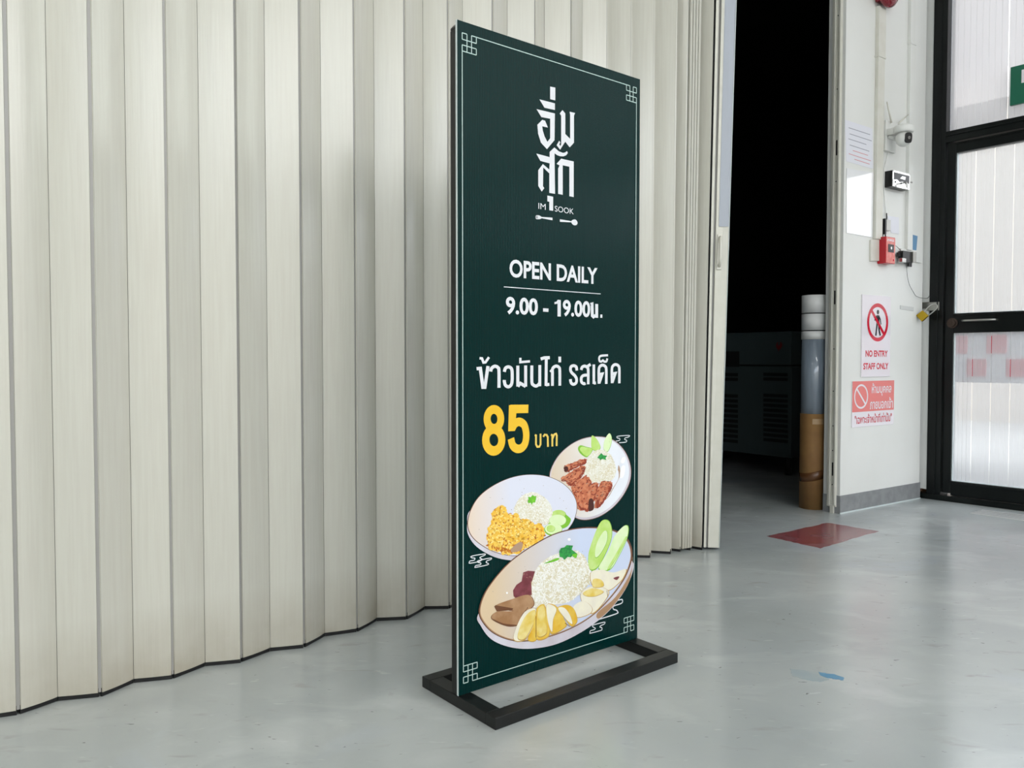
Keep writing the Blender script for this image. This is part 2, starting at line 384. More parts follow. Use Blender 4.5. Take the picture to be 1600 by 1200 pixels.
# closing channel on the pier's side
ch = MB(); ch.box(-.012, 0, .018, .072, .035, 2.9); ch.box(-.022, -.012, .018, .027, .045, 2.9); ch.box(-.02, -.012, .050, .058, .045, 2.9)
ch.build('closing_channel', 'cream_metal', pier, bevel=.001)
ch = MB(); ch.prismz([(-.016, .03), (-.002, .03), (-.002, .05), (-.016, .05)], .0, .045); ch.build('channel_foot', 'cream_metal', pier)
for py in (12, 130, 278, 545, 612, 667, 706, 760):
    u, z = COLM.uv(1301, py); mb = MB(); mb.disc((0, 0), .003, 0, .002, n=8)
    o = mb.build('screw_hole', 'rubber', pier); o.location = (-.0135, .038, z); o.rotation_euler = (0, 0, PI / 2)
for y0, y1 in ((212, 236), (452, 474), (725, 746)):
    z0 = COLM.uv(1301, y1)[1]; z1 = COLM.uv(1301, y0)[1]
    mb = MB(); mb.box(-.0135, -.0118, .034, .042, z0, z1); mb.build('latch_slot', 'rubber', pier)
# metal post between the pier and the door frame
post = empty('trim_post', DOOR.o, DOOR.a, kind='structure')
mb = MB(); mb.box(-.085, .018, -.025, .09, .055, H_CEIL); mb.build('post_body', 'wall', post)
mb = MB(); mb.box(-.07, -.045, .02, .07, 0, .055); mb.box(-.03, .01, .03, .07, .012, .05); mb.build('packing_block', 'wood', post)

# ------------------------------------------------------------------ glazed front: frames and bays
def duv(px, py): return DOOR.uv(px, py)
def plank_row(parent, u0, u1, z0, z1, m, y=.03, w=.098, ribn=4, ribd=.003):
    u = u0; first = True; rd0 = ribd
    while u < u1 - .01:
        e = min(u + w, u1)
        if u1 - e < .02: e = u1
        ribd = rd0 if (first or ribn > 4) else .0006; first = False
        pts = [(u + .0015, y)]
        for k in range(ribn):
            a = u + .0015 + (e - u - .003) * k / ribn; b = u + .0015 + (e - u - .003) * (k + 1) / ribn
            q = .0022
            pts += [(a + q, y - ribd), (b - q, y - ribd), (b, y)]
        n = MB(); n.loft([[(p[0], p[1], z0) for p in pts], [(p[0], p[1], z1) for p in pts]], closed=False, caps=False, smooth=False)
        n.build('glazing_plank', m, parent); u = e
U_J, U_S = duv(1480, 300)[0], duv(1492.5, 400)[0]
Z_T = 2.165; Z_PT = 2.035; Z_MB, Z_MT = .988, 1.102; Z_B = .118
LEAF_W = U_S + .80
front = empty('wall_front_glazing', DOOR.o, DOOR.a, kind='structure')
mb = MB(); mb.box(duv(1455, 500)[0], U_J, -.03, .08, 0, H_CEIL); mb.box(U_J - .035, U_J - .028, -.036, -.03, 0, H_CEIL); mb.build('frame_jamb', 'black', front, bevel=.002)
mb = MB(); mb.box(U_J, LEAF_W + .06, -.03, .08, Z_T - .065, Z_T); mb.box(U_J, LEAF_W + .06, -.036, -.03, Z_T - .03, Z_T - .022); mb.build('frame_transom', 'black', front, bevel=.002)
mb = MB(); mb.box(LEAF_W + .06, LEAF_W + .14, -.03, .08, 0, H_CEIL); mb.build('frame_jamb', 'black', front, bevel=.002)
mb = MB(); mb.box(-.03, 6.2, -.045, .08, .0, .032); mb.build('threshold', 'black', front, bevel=.003)
plank_row(front, U_J, LEAF_W + .06, Z_T, H_CEIL, 'plank_old', w=.30, ribn=9, ribd=.002)
bu = LEAF_W + .14
for k in range(4):
    b1 = bu + 1.12
    if k == 0: plank_row(front, bu, b1, .1, Z_T - .03, 'plank'); plank_row(front, bu, b1, Z_T + .03, H_CEIL, 'plank_old', w=.3, ribn=9, ribd=.002)
    else:
        for za, zb in ((.1, .99), (1.05, Z_T - .03), (Z_T + .03, H_CEIL)):
            mb = MB(); mb.box(bu, b1, .02, .026, za, zb); mb.build('glass_pane', 'clear_pane', front)
    mb = MB(); mb.box(b1, b1 + .07, -.03, .08, 0, H_CEIL); mb.build('frame_mullion', 'black', front)
    mb = MB(); mb.box(bu, b1, -.02, .06, Z_T - .03, Z_T + .03); mb.box(bu, b1, -.02, .06, .03, .1); mb.box(bu, b1, -.02, .06, .99, 1.05); mb.build('frame_rail', 'black', front)
    bu = b1 + .07
# the door leaf
leaf = empty('door_2', DOOR.o, DOOR.a, kind='structure')
s0 = U_J + .004
mb = MB(); mb.box(s0, U_S, -.012, .04, .045, Z_T - .07); mb.build('door_stile', 'black', leaf, bevel=.002)
mb = MB(); mb.box(LEAF_W, LEAF_W + .056, -.012, .04, .045, Z_T - .07); mb.build('door_stile', 'black', leaf, bevel=.002)
for a, b in ((Z_PT, Z_T - .07), (Z_MB, Z_MT), (.034, Z_B)):
    mb = MB(); mb.box(U_S, LEAF_W, -.012, .04, a, b)
    mb.box(U_S, LEAF_W, -.017, -.012, b - .014, b - .006)
    mb.build('door_rail', 'black', leaf, bevel=.002)
plank_row(leaf, U_S, LEAF_W, Z_MT, Z_PT, 'plank', y=.015)
plank_row(leaf, U_S, LEAF_W, Z_B, Z_MB, 'plank', y=.015)
# edge seals around the two panes
mb = MB()
for za, zb in ((Z_MT, Z_PT), (Z_B, Z_MB)):
    mb.box(U_S, U_S + .004, .0, .02, za, zb)
    mb.box(U_S, LEAF_W, .0, .02, za, za + .003)
mb.build('pane_seal', 'whiteedge', leaf)
ku, kz = duv(1490, 505)
mb = MB(); mb.disc((ku, kz), .030, -.022, -.012, n=28); mb.disc((ku, kz), .020, -.034, -.022, n=24); mb.disc((ku, kz), .008, -.037, -.034, n=12)
mb.build('round_lock', 'bronze', leaf, bevel=.0015)
h0, hz = duv(1505, 501.5); h1, hz1 = duv(1560, 499)
mb = MB(); mb.tube([(h0, -.013, hz), (h0 + .008, -.04, hz), (h0 + .03, -.048, hz), (h1 - .03, -.048, hz), (h1 - .006, -.04, hz), (h1, -.013, hz)], .0055)
mb.build('pull_handle', 'steel', leaf)

# ------------------------------------------------------------------ folding door (door_1)
fd = empty('door_1', (0, 0, 0), kind='structure')
Z0, Z1 = .012, H_HEAD + .02
def LF(px):                                   # the front folds lie on one line
    a = Vector((-.333, 2.516, 0)); b = Vector((.584, 3.303, 0)); d = b - a
    r = ray(px, 900); k = r.x / r.y
    t = (k * a.y - a.x) / (d.x - k * d.y); return a + d * t
Fa = [(-1.162,1.829),(-1.022,1.928),(-.888,2.038),(-.746,2.148),(-.603,2.26),(-.476,2.396),(-.340,2.510)]
Fb = [(-1.155,1.835),(-1.013,1.932),(-.882,2.043),(-.742,2.158),(-.597,2.27),(-.470,2.401),(-.333,2.516)]
Bk = [(-1.109,1.906),(-.975,2.014),(-.834,2.125),(-.691,2.235),(-.564,2.356),(-.431,2.497),(-.291,2.615)]
V = lambda p: Vector((p[0], p[1], 0))
Fa = [V(p) for p in Fa]; Fb = [V(p) for p in Fb]; Bk = [V(p) for p in Bk]
lead = [LF(p) for p in (704, 772, 837, 892, 947, 983, 1017)] + [V((.684, 3.369)), V((.733, 3.409)), V((.784, 3.438)), V((.835, 3.441))]
for i, p in enumerate(lead):
    a = Fb[-1]; d = (p - a).length
    q = p - TRK * .009
    # back fold between the previous front fold and this one
    if i: 
        D = (q - a).length; bk = (a + q) / 2 + TN * math.sqrt(max(.0004, .1045 ** 2 - (D / 2) ** 2)) * (.86 if i < 7 else .8)
        Bk.append(bk)
    Fa.append(q); Fb.append(p)
# left of the picture
for k in range(21):
    f = Fb[0] - TRK * .172; g = Fa[0] - TRK * .172
    b = f + V((.046, .075)); Fb.insert(0, f); Fa.insert(0, g); Bk.insert(0, b)
LEAN = {len(Fb) - 1: .058, len(Fb) - 2: .042, len(Fb) - 3: .03, len(Fb) - 4: .018, len(Fb) - 5: .008, len(Fb) - 6: .004}
def lean(i): return TRK * LEAN.get(i, 0) * (Z1 / 2.4)
def curved(a, b, bulge, th, la, lb, name='panel', m='vinyl'):
    d = (b - a); n = Vector((-d.y, d.x, 0)).normalized(); K = 6
    a2 = a + d.normalized() * .0006; b2 = b - d.normalized() * .0006
    fr = [a2.lerp(b2, k / K) - n * bulge * math.sin(PI * k / K) for k in range(K + 1)]
    bk = [p + n * th for p in fr[::-1]]; base = fr + bk
    N = len(base); par = [k / K for k in range(K + 1)]; par = par + par[::-1]
    x = MB(); r0 = [x.bm.verts.new((p.x, p.y, Z0)) for p in base]
    r1 = [x.bm.verts.new((p.x + la.lerp(lb, t).x, p.y + la.lerp(lb, t).y, Z1)) for p, t in zip(base, par)]
    for i in range(N):
        j = (i + 1) % N; f = x.bm.faces.new((r0[i], r0[j], r1[j], r1[i])); f.smooth = (i < K)
    x.bm.faces.new(r0[::-1]); x.bm.faces.new(r1)
    for e in x.bm.edges:
        e.smooth = not any(len(e.link_faces) == 2 and (e.link_faces[0].smooth != e.link_faces[1].smooth) for _ in (0,)) 
    return x.build(name, m, fd)
z3 = Vector((0, 0, 0))
for i in range(len(Fb)):
    if i < len(Bk):
        curved(Fb[i], Bk[i], .0028, .006, lean(i), lean(i))
        if i + 1 < len(Fb): curved(Bk[i], Fa[i + 1], .0012, .006, lean(i), lean(i + 1))
    c = Fa[i]; d = Fb[i]; n = TN * .004
    if (d - c).length > .004:
        x = MB(); L = lean(i)
        x.prismz([(c.x + n.x, c.y + n.y), (d.x + n.x, d.y + n.y), (d.x + 3 * n.x, d.y + 3 * n.y), (c.x + 3 * n.x, c.y + 3 * n.y)], Z0, Z1, dx=(L.x, L.y))
        x.build('hinge_strip', 'hinge', fd)
    if i < len(Bk):
        b = Bk[i]; x = MB(); L_ = lean(i); e = TRK * .006
        x.prismz([(p.x, p.y) for p in (b - e + n * 1.2, b + e + n * 1.2, b + e + n * 2.4, b - e + n * 2.4)], Z0, Z1, dx=(L_.x, L_.y)); x.build('back_hinge', 'hinge', fd)
    # bottom sweep seal
    if i < len(Bk) and i + 1 < len(Fa):
        for a, b in ((Fb[i], Bk[i]), (Bk[i], Fa[i + 1])):
            dd = (b - a).normalized(); nn = Vector((-dd.y, dd.x, 0)) * .003
            x = MB(); x.prismz([(a.x + nn.x, a.y + nn.y), (b.x + nn.x, b.y + nn.y), (b.x + 2.5 * nn.x, b.y + 2.5 * nn.y), (a.x + 2.5 * nn.x, a.y + 2.5 * nn.y)], .0005, Z0 + .01)
            x.build('bottom_seal', 'rubber', fd)
# leading post
LP = Fb[-1]; q0 = LP + V((.004, -.004)); q1 = V((.905, 3.428)); L = TRK * .094 * (Z1 / 2.4)
pd = (q1 - q0).normalized(); pn = Vector((-pd.y, pd.x, 0))
def seg(s0, s1, y0, y1, name, m, z0=Z0, z1=Z1, l0=None, bevel=0):
    a = q0.lerp(q1, s0) + pn * y0; b = q0.lerp(q1, s1) + pn * y0; c = q0.lerp(q1, s1) + pn * y1; e = q0.lerp(q1, s0) + pn * y1
    ls = [L * (.64 + .36 * min(1, max(0, s))) for s in (s0, s1, s1, s0)]; x = MB()
    x.loft([[(p.x + l.x * z / Z1, p.y + l.y * z / Z1, z) for p, l in zip((a, b, c, e), ls)] for z in (z0, z1)], smooth=False)
    return x.build(name, m, fd, bevel=bevel)
seg(-.22, .0, .02, .03, 'dark_groove', 'rubber')
for k in range(4):
    ga = Fb[-3].lerp(Fb[-2], .12 + k * .24); gb = Fb[-3].lerp(Fb[-2], .12 + k * .24 + .19); la = lean(len(Fb) - 3).lerp(lean(len(Fb) - 2), .3 + k * .2); nn = TN * .006 
    x = MB(); x.prismz([(p.x, p.y) for p in (ga - TN * .002, gb - TN * .002, gb + nn, ga + nn)], Z0, Z1, dx=(la.x, la.y)); x.build('folded_rib', 'vinyl', fd)
seg(.0, .14, .002, .05, 'post_lip', 'cream_metal')
seg(.26, .97, 0, .055, 'leading_post', 'cream_metal', bevel=.002)
seg(.14, .26, .012, .05, 'post_groove', 'hinge')
seg(.972, 1.0, -.002, .05, 'edge_seal', 'whiteedge')
seg(.42, .96, -.0006, 0, 'cover_tape', 'greysticker', z0=1.412, z1=Z1)
for za, zb in ((1.31, 1.385), (.80, .86), (.285, .36)):
    seg(1.0, 1.03, .01, .03, 'latch_plate', 'steel', z0=za, z1=zb)
seg(.36, .62, -.004, 0, 'handle_plate', 'cream_plastic', z0=1.225, z1=1.378, bevel=.001)
hx = MB()
def hp(s, y, z):
    p = q0.lerp(q1, s) + pn * y + L * (z / Z1) * (.64 + .36 * s); return (p.x, p.y, z)
hx.tube([hp(.5, -.002, 1.24), hp(.5, -.026, 1.25), hp(.5, -.03, 1.27), hp(.5, -.03, 1.335), hp(.5, -.026, 1.355), hp(.5, -.002, 1.365)], .0065)
hx.build('pull_handle', 'cream_plastic', fd)

# ------------------------------------------------------------------ poster stand
PST = Plane(-.129, 1.871, 38.9)
PW = PST.uv(1000, 135)[0] * .5 + PST.uv(995.5, 997)[0] * .5
PB, PT = .0285, 1.628
stand = empty('poster_stand', PST.o, PST.a, 'dark green restaurant poster on a black metal stand in front of the folding door', 'signboard')
bl, bd = .635, .30
x0, x1, y0, y1 = PW / 2 - bl / 2, PW / 2 + bl / 2, -.148, .158
tw = .036; BT = .028
for nm, b in (('base_bar', (x0, x1, y0, y0 + tw)), ('base_bar', (x0, x1, y1 - tw, y1)), ('base_bar', (x0, x0 + tw + .004, y0 + tw, y1 - tw)), ('base_bar', (x1 - tw - .004, x1, y0 + tw, y1 - tw))):
    mb = MB(); mb.box(b[0], b[1], b[2], b[3], 0, BT); mb.build(nm, 'blacktube', stand, bevel=.0015)
FT = .024
for a in (0.002, PW - .027):
    mb = MB(); mb.box(a, a + .025, .006, .006 + FT, BT, PT - .018); mb.build('upright', 'blacktube', stand, bevel=.001)
mb = MB()
mb.prism([(.002, PT - .018), (PW - .002, PT - .018), (PW - .002, PT - .012), (PW - .012, PT - .001), (.012, PT - .001), (.002, PT - .012)], .006, .006 + FT)
mb.build('top_bar', 'blacktube', stand, bevel=.002)
mb = MB(); mb.box(.027, PW - .027, .008, .028, BT + .004, BT + .028); mb.build('bottom_bar', 'blacktube', stand)
mb = MB(); mb.box(0, PW, .0, .0055, PB, PT); board = mb.build('print_board', 'whiteedge', stand)
mb = MB(); mb.face([(.001, -.0002, PB), (PW, -.0002, PB), (PW, -.0002, PT), (.001, -.0002, PT)]); mb.build('board_face', 'green', board)

T = {1: (825, 125, 5.0), 2: (700, 30, 12), 3: (855, 670, 7.743), 4: (720, 735, 7.742), 5: (740, 810, 5.715), 6: (900, 920, 12), 8: (735, 545, 6.53), 7: (710, 390, 3.53)}
def P(t, pts):
    ox, oy, s = T[t]; return [PST.uv(ox + a / s, oy + b / s) for a, b in pts]
LAY = .0001
# logo
mb = MB(); y = -.0006
for pl in ([(172,52),(212,60),(212,160),(172,150)], [(88,152),(209,183),(209,235),(128,217)],
           [(66,228),(209,262),(206,470),(147,541),(100,490),(78,420),(72,350),(110,312),(132,318),(154,372),(110,362),(114,395),(128,440),(150,484),(172,455),(172,303),(103,290)],
           [(247,262),(268,235),(290,262),(290,422),(328,460),(328,272),(324,248),(366,258),(358,280),(358,490),(325,527),(290,482),(250,545),(222,510),(243,474),(251,488),(243,505),(254,517),(258,500),(258,280)],
           [(64,575),(168,603),(168,562),(205,527),(240,558),(272,570),(290,566),(303,555),(310,570),(298,588),(275,597),(250,596),(225,587),(206,572),(210,890),(165,882),(165,730),(118,684),(116,830),(126,845),(106,872),(79,828),(79,705),(115,657),(165,700),(168,652),(95,632)],
           [(222,655),(258,615),(356,637),(356,915),(322,908),(322,678),(270,666),(270,897),(234,890),(234,692),(245,668)],
           [(150,903),(195,912),(195,1022),(165,1018),(165,952),(150,948)]):
    mb.face([(u, y, z) for u, z in P(1, pl)])
def ptext(mb, t, s, tl, br, y, mi=0, off=0):
    (u0, z1), (u1, z0) = P(t, [tl, br]); add_text(mb, s, u0, u1, z0, z1, y, mi, off)
(a, b, c, d) = P(1, [(80, 962), (137, 1012), (208, 990), (356, 1038)])
add_text(mb, 'IM', a[0], b[0], P(1, [(80, 1006)])[0][1], P(1, [(80, 960)])[0][1], y, 0, .0)
add_text(mb, 'SOOK', c[0], d[0], P(1, [(208, 1027)])[0][1], P(1, [(208, 982)])[0][1], y, 0, .0)
mb.face([(u, y, z) for u, z in P(1, [(103,1070),(190,1076),(190,1096),(103,1080)])])
mb.face([(u, y, z) for u, z in P(1, smooth_loop([(60,1060),(85,1058),(104,1070),(104,1082),(85,1088),(60,1084)], 3))])
mb.face([(u, y, z) for u, z in P(1, [(248,1088),(335,1103),(335,1112),(248,1108)])])
mb.face([(u, y, z) for u, z in P(1, smooth_loop([(335,1108),(350,1092),(372,1092),(386,1115),(375,1134),(352,1132)], 4))])
mb.build('logo_print', 'ink_white', board)
mb = MB()
for k in range(3):
    mb.face([(u, -.0008, z) for u, z in P(1, [(54,1064+k*7),(76,1064+k*7),(76,1067+k*7),(54,1067+k*7)])])
mb.build('fork_tine_gap', 'green', board)
# opening hours
mb = MB()
def tb(s, bl_, br_, tl_, t=7, off=.03):
    (u0, z0), (u1, z0b), (u2, z1) = P(t, [bl_, br_, tl_]); add_text(mb, s, u0, u1, (z0 + z0b) / 2, (z0 + z0b) / 2 + (z1 - z0), -.0006, 0, off)
tb('OPEN DAILY', (303, 155), (788, 190), (303, 55), off=.028)
tb('9.00 -', (283, 360), (518, 364), (283, 262), off=.03)
tb('9.00', (597, 369), (748, 375), (597, 276), off=.03)
stroke(mb, P(7, [(577, 278), (577, 369)]), .0115, .009, -.0006); mb.face([(u, -.00062, z) for u, z in P(7, [(551, 290), (562, 287), (569, 277), (578, 277), (578, 297), (551, 301)])])
(u0, z0), (u1, z1) = P(7, [(272, 205), (806, 244)]); mb.box(u0, u1, -.0007, -.0004, z0 - .0012, z0 + .0008)
stroke(mb, P(7, [(750, 302), (758, 300), (760, 365), (766, 371), (778, 362)]), .011, .008, -.00065); stroke(mb, P(7, [(784, 300), (784, 376)]), .011, .009, -.0006)
mb.face([(u, -.0006, z) for u, z in P(7, [(804,358),(815,358),(815,376),(804,376)])])
mb.build('opening_hours_print', 'ink_white', board)
# headline
mb = MB(); WX, WZ = .0098, .0080
G = [[(62,203),(100,200),(126,392),(146,392),(178,176)], [(92,96),(116,98),(132,140),(152,138),(188,86)],
     [(205,232),(214,200),(246,178),(278,190),(290,225),(290,398)],
     [(345,235),(356,198),(385,184),(414,198),(424,235),(424,325),(414,368),(386,388),(356,372),(345,335),(345,318)],
     [(482,172),(482,385)], [(482,384),(508,352),(562,384)], [(562,170),(562,386)], [(508,92),(508,136),(606,128)],
     [(625,170),(625,335),(640,368),(668,380),(692,366),(706,345)], [(706,166),(706,382)],
     [(716,104),(752,92),(808,90)], [(772,94),(770,378)], [(770,368),(804,362)],
     [(835,378),(835,236),(814,216)], [(833,232),(840,196),(872,176),(902,190),(910,226),(910,376)], [(910,80),(910,138)],
     [(1084,222),(1078,186),(1052,172),(1024,184),(1020,220),(1036,248),(1062,272),(1080,304),(1078,344),(1052,362),(1026,348),(1018,310)],
     [(1128,215),(1138,188),(1164,176),(1190,190),(1200,220),(1200,362)], [(1200,268),(1152,272),(1130,296),(1132,338),(1156,356),(1172,350)], [(1184,186),(1224,158)],
     [(1257,160),(1257,358)], [(1257,350),(1278,348)],
     [(1310,356),(1308,222),(1318,182),(1346,166),(1374,180),(1384,214),(1384,358)], [(1308,262),(1344,256),(1312,352)],
     [(1402,66),(1330,72),(1312,92),(1316,124),(1334,130),(1350,118),(1362,130),(1386,128),(1394,98)],
     [(1443,350),(1441,216),(1451,176),(1479,160),(1507,174),(1517,208),(1517,352)], [(1441,256),(1477,250),(1445,346)]]
for i, g in enumerate(G):
    mark = g[0][1] < 110 and i not in (10,) and len(g) > 1 and max(p[1] for p in g) < 145
    q = smooth_line(g, 4) if len(g) > 5 else g
    stroke(mb, P(8, q), WX * (.75 if mark and i != 15 else 1), WZ * (.75 if mark and i != 15 else 1), -.0006 - i * .00001)
mb.build('dish_name_print', 'ink_white', board)
# price
mb = MB()
def ell(cx, cy, rx, ry, n=28): return [(cx + rx * math.cos(2 * PI * k / n), cy + ry * math.sin(2 * PI * k / n)) for k in range(n)]
stroke(mb, P(8, ell(239, 715, 70, 97)), .0212, .0215, -.0006, closed=True)
stroke(mb, P(8, ell(237, 930, 82, 112)), .0222, .0235, -.0007, closed=True)
stroke(mb, P(8, [(590, 612), (437, 614), (420, 812)]), .0215, .0215, -.00065)
mb.face([(u, -.0006, z) for u, z in P(8, [(392, 575), (440, 575), (452, 838), (384, 842)])])
stroke(mb, P(8, smooth_line([(425,812),(455,762),(500,745),(545,775),(565,840),(567,910),(552,975),(515,1015),(470,1018),(430,985),(412,915)], 4)), .0212, .0215, -.0007)
mb.build('price_number_print', 'ink_yellow', board)
mb = MB()
for i, g in enumerate([[(655,880),(668,884),(668,975),(682,1000),(702,998),(714,975),(714,866)], [(742,898),(756,876),(776,878),(788,900),(790,1000)], [(820,876),(834,880),(834,996)], [(834,920),(856,872),(872,866),(880,884),(878,992)]]):
    stroke(mb, P(8, g), .0062, .005, -.0006 - i * .00001)
mb.build('price_unit_print', 'ink_gold', board)
# border line and corner knots
mb = MB(); lw = .0022
kp = P(2, [(262, 255), (352, 262), (438, 312), (528, 340), (262, 375), (262, 480), (262, 595)])
ua, ub, uc, ud = kp[0][0], kp[1][0], kp[2][0], kp[3][0]
r0, r1, r2, r3 = kp[0][1], kp[4][1], kp[5][1], kp[6][1]
def seg2(a, b, fx, fz):
    f = lambda p: (PW - p[0] if fx else p[0], PT + PB - p[1] if fz else p[1])
    stroke(mb, [f(a), f(b)], lw, lw, -.0007)
for fx in (0, 1):
    for fz in (0, 1):
        for a, b in (((ua,r0),(ub,r0)), ((ua,r0),(ua,r1)), ((ua,r1),(ud,r1)), ((ub,r0),(ub,r3)), ((uc,r0),(uc,r3)), ((uc,r0),(ud,r0)),
                     ((ud,r0),(ud,r1)), ((ua,r2),(ud,r2)), ((ua,r3),(ud,r3)), ((ua,r2),(ua,r3)), ((ud,r2),(ud,r3))):
            seg2(a, b, fx, fz)
for zz in (r0, PT + PB - r0): stroke(mb, [(ud, zz), (PW - ud, zz)], lw, lw, -.0007)
for uu in (ua, PW - ua): stroke(mb, [(uu, r3), (uu, PT + PB - r3)], lw, lw, -.0007)
mb.build('border_print', 'ink_line', board)
# cloud scrolls
for t, pl, w in ((6, [(655,250),(840,200),(868,214),(868,250),(830,280),(720,315),(690,345),(704,385),(752,398),(778,430),(750,468),(400,580)], .0032),
              (6, [(258,822),(270,785),(340,765),(360,740),(330,722),(305,700),(330,675),(520,625),(540,640),(520,665),(460,690),(445,715),(480,730),(485,760),(460,780),(275,830),(258,822)], .0024),
              (3, [(830,148),(872,140),(876,118),(846,110),(852,90),(985,80),(984,98),(940,112),(936,130),(960,140),(950,160),(870,168)], .0022),
              (4, [(100,1112),(110,1095),(160,1085),(168,1062),(130,1056),(132,1036),(280,1010),(290,1024),(240,1045),(230,1060),(258,1075),(240,1090),(210,1105),(108,1122),(100,1112)], .0022),
              (4, [(170,1166),(182,1150),(235,1140),(240,1120),(207,1112),(212,1090),(355,1060),(364,1075),(312,1095),(306,1114),(330,1125),(320,1142),(182,1172),(170,1166)], .0022)):
    mb = MB(); stroke(mb, P(t, smooth_line(pl, 3)), w, w, -.0006); mb.build('cloud_print', 'ink_white', board)

# printed dishes: flat ink
def ink(name, *a, **k):
    k.setdefault('rough', .38); M[name] = mat(name, *a, **k); return name
ink('ink_plate_beige', '#dccdb6', col2='#d6c5ad', scale=14)
def grad(name, c0, c1, u0, u1):
    m = mat(name, c0, rough=.38); nt, b = nodes(m)
    tc = nt.nodes.new('ShaderNodeTexCoord'); sx = nt.nodes.new('ShaderNodeSeparateXYZ'); mr = nt.nodes.new('ShaderNodeMapRange'); mx = nt.nodes.new('ShaderNodeMix'); mx.data_type = 'RGBA'
    mr.inputs['From Min'].default_value = u0; mr.inputs['From Max'].default_value = u1; mx.inputs['A'].default_value = lin(c0); mx.inputs['B'].default_value = lin(c1)
    nt.links.new(tc.outputs['Object'], sx.inputs['Vector']); nt.links.new(sx.outputs['X'], mr.inputs['Value']); nt.links.new(mr.outputs['Result'], mx.inputs['Factor']); nt.links.new(mx.outputs['Result'], b.inputs['Base Color'])
    M[name] = m; return name
grad('ink_plate_a', '#dccbb4', '#e9edf5', .30, .52)
grad('ink_plate_b', '#e8d3bd', '#dcdfee', .02, .16)
grad('ink_plate_c', '#dcc4a2', '#cbd6ee', .10, .40)
ink('ink_rim', '#4e2c20', col2='#6f4630', scale=60)
ink('ink_rim_light', '#a98462')
ink('ink_under', '#d5d2dd', col2='#c5bcc4', scale=12)
ink('ink_rice', '#e9e8dc', col2='#ddd5b9', scale=26, detail=2)
ink('ink_grain', '#f4f3ee'); ink('ink_grain_dark', '#d6cdac')
ink('ink_parsley', '#2fa246', col2='#1b7a3c', scale=150, detail=2); ink('ink_parsley_light', '#7cc92f', col2='#5fb32a', scale=150)
ink('ink_cuc', '#c9e48e', col2='#b5da66', scale=30); ink('ink_cuc_pale', '#d8efb4', col2='#e3f2c8', scale=30); ink('ink_cuc_skin', '#7cbc2c')
ink('ink_pork', '#b8603f', col2='#d98c66', scale=70, detail=5); ink('ink_pork_dark', '#7e2f1d', col2='#993d25', scale=90); ink('ink_char', '#471a12')
ink('ink_fried', '#eeb32c', col2='#f6cf5e', scale=110, detail=5); ink('ink_fried_dark', '#cb7d1e', col2='#b05f18', scale=120); ink('ink_fried_lit', '#fae08a')
ink('ink_blood', '#6b2a33', col2='#85404a', scale=60); ink('ink_liver', '#9b7049', col2='#b58e6a', scale=25); ink('ink_liver_dark', '#6a4125')
ink('ink_chick', '#ecdc96', col2='#e3c455', scale=34, detail=5); ink('ink_chick_white', '#e9e3d2', col2='#f1ecd6', scale=30); ink('ink_chick_gold', '#dfae2c', col2='#e8c85a', scale=35)
ink('ink_shadow', '#b3937a'); ink('ink_edge', '#c19a4e'); ink('ink_speck', '#ab9c8f'); ink('ink_glare', '#fafafa')
DK = [0]
class Dish:
    def __init__(s, t, mats): s.t = t; s.mats = mats; s.mb = MB(); s.k = DK[0]
    def poly(s, pts, m, smooth=True):
        q = smooth_loop(pts, 5) if smooth else pts
        if m.startswith('ink_chick') or m in ('ink_liver', 'ink_blood', 'ink_cuc', 'ink_cuc_pale'):     # printed dark rim of each slice
            e = scale_poly(q, 1.035, 1.5, 3); s.k += 1; s.mb.face([(u, -.0005 - s.k * .00003, z) for u, z in P(s.t, e)], s.mats.index({'ink_liver': 'ink_liver_dark', 'ink_blood': 'ink_shadow'}.get(m, 'ink_cuc_skin' if 'cuc' in m else 'ink_edge')))
        s.k += 1; s.mb.face([(u, -.0005 - s.k * .00003, z) for u, z in P(s.t, q)], s.mats.index(m)); return q
    def scatter(s, poly, n, m, l0, l1, w, aspect=None, rnd=random):
        xs = [p[0] for p in poly]; ys = [p[1] for p in poly]; s.k += 1; c = 0
        while c < n:
            p = (rnd.uniform(min(xs), max(xs)), rnd.uniform(min(ys), max(ys)))
            if not inside(p, poly): continue
            c += 1; a = rnd.uniform(0, PI) if aspect is None else rnd.gauss(aspect, .5); l = rnd.uniform(l0, l1) / 2; ca, sa = math.cos(a), math.sin(a)
            ww = w * rnd.uniform(.7, 1.3) / 2
            q = [(p[0] + ca * l * x - sa * ww * y_, p[1] + sa * l * x + ca * ww * y_) for x, y_ in ((-1, 0), (-.5, -1), (.5, -1), (1, 0), (.5, 1), (-.5, 1))]
            s.mb.face([(u, -.0005 - s.k * .00003 - (c % 9) * .000003, z) for u, z in P(s.t, q)], s.mats.index(m))
    def done(s, label): DK[0] = s.k; o = s.mb.build('dish_print', s.mats, board); o['label'] = label; return o
def scale_poly(pts, f, dx=0, dy=0):
    cx = sum(p[0] for p in pts) / len(pts); cy = sum(p[1] for p in pts) / len(pts)
    return [(cx + (p[0] - cx) * f + dx, cy + (p[1] - cy) * f + dy) for p in pts]
def rough_poly(pts, amp):
    q = smooth_loop(pts, 6); return [(a + random.uniform(-amp, amp), b + random.uniform(-amp, amp)) for a, b in q]
RICE = ['ink_rice', 'ink_grain', 'ink_grain_dark']
def rice(d, pts, n, sz):
    q = d.poly(pts, 'ink_rice'); d.scatter(q, int(n * .55), 'ink_grain_dark', sz, sz * 1.6, sz * .3); d.scatter(q, int(n * 1.4), 'ink_grain', sz, sz * 1.7, sz * .34)
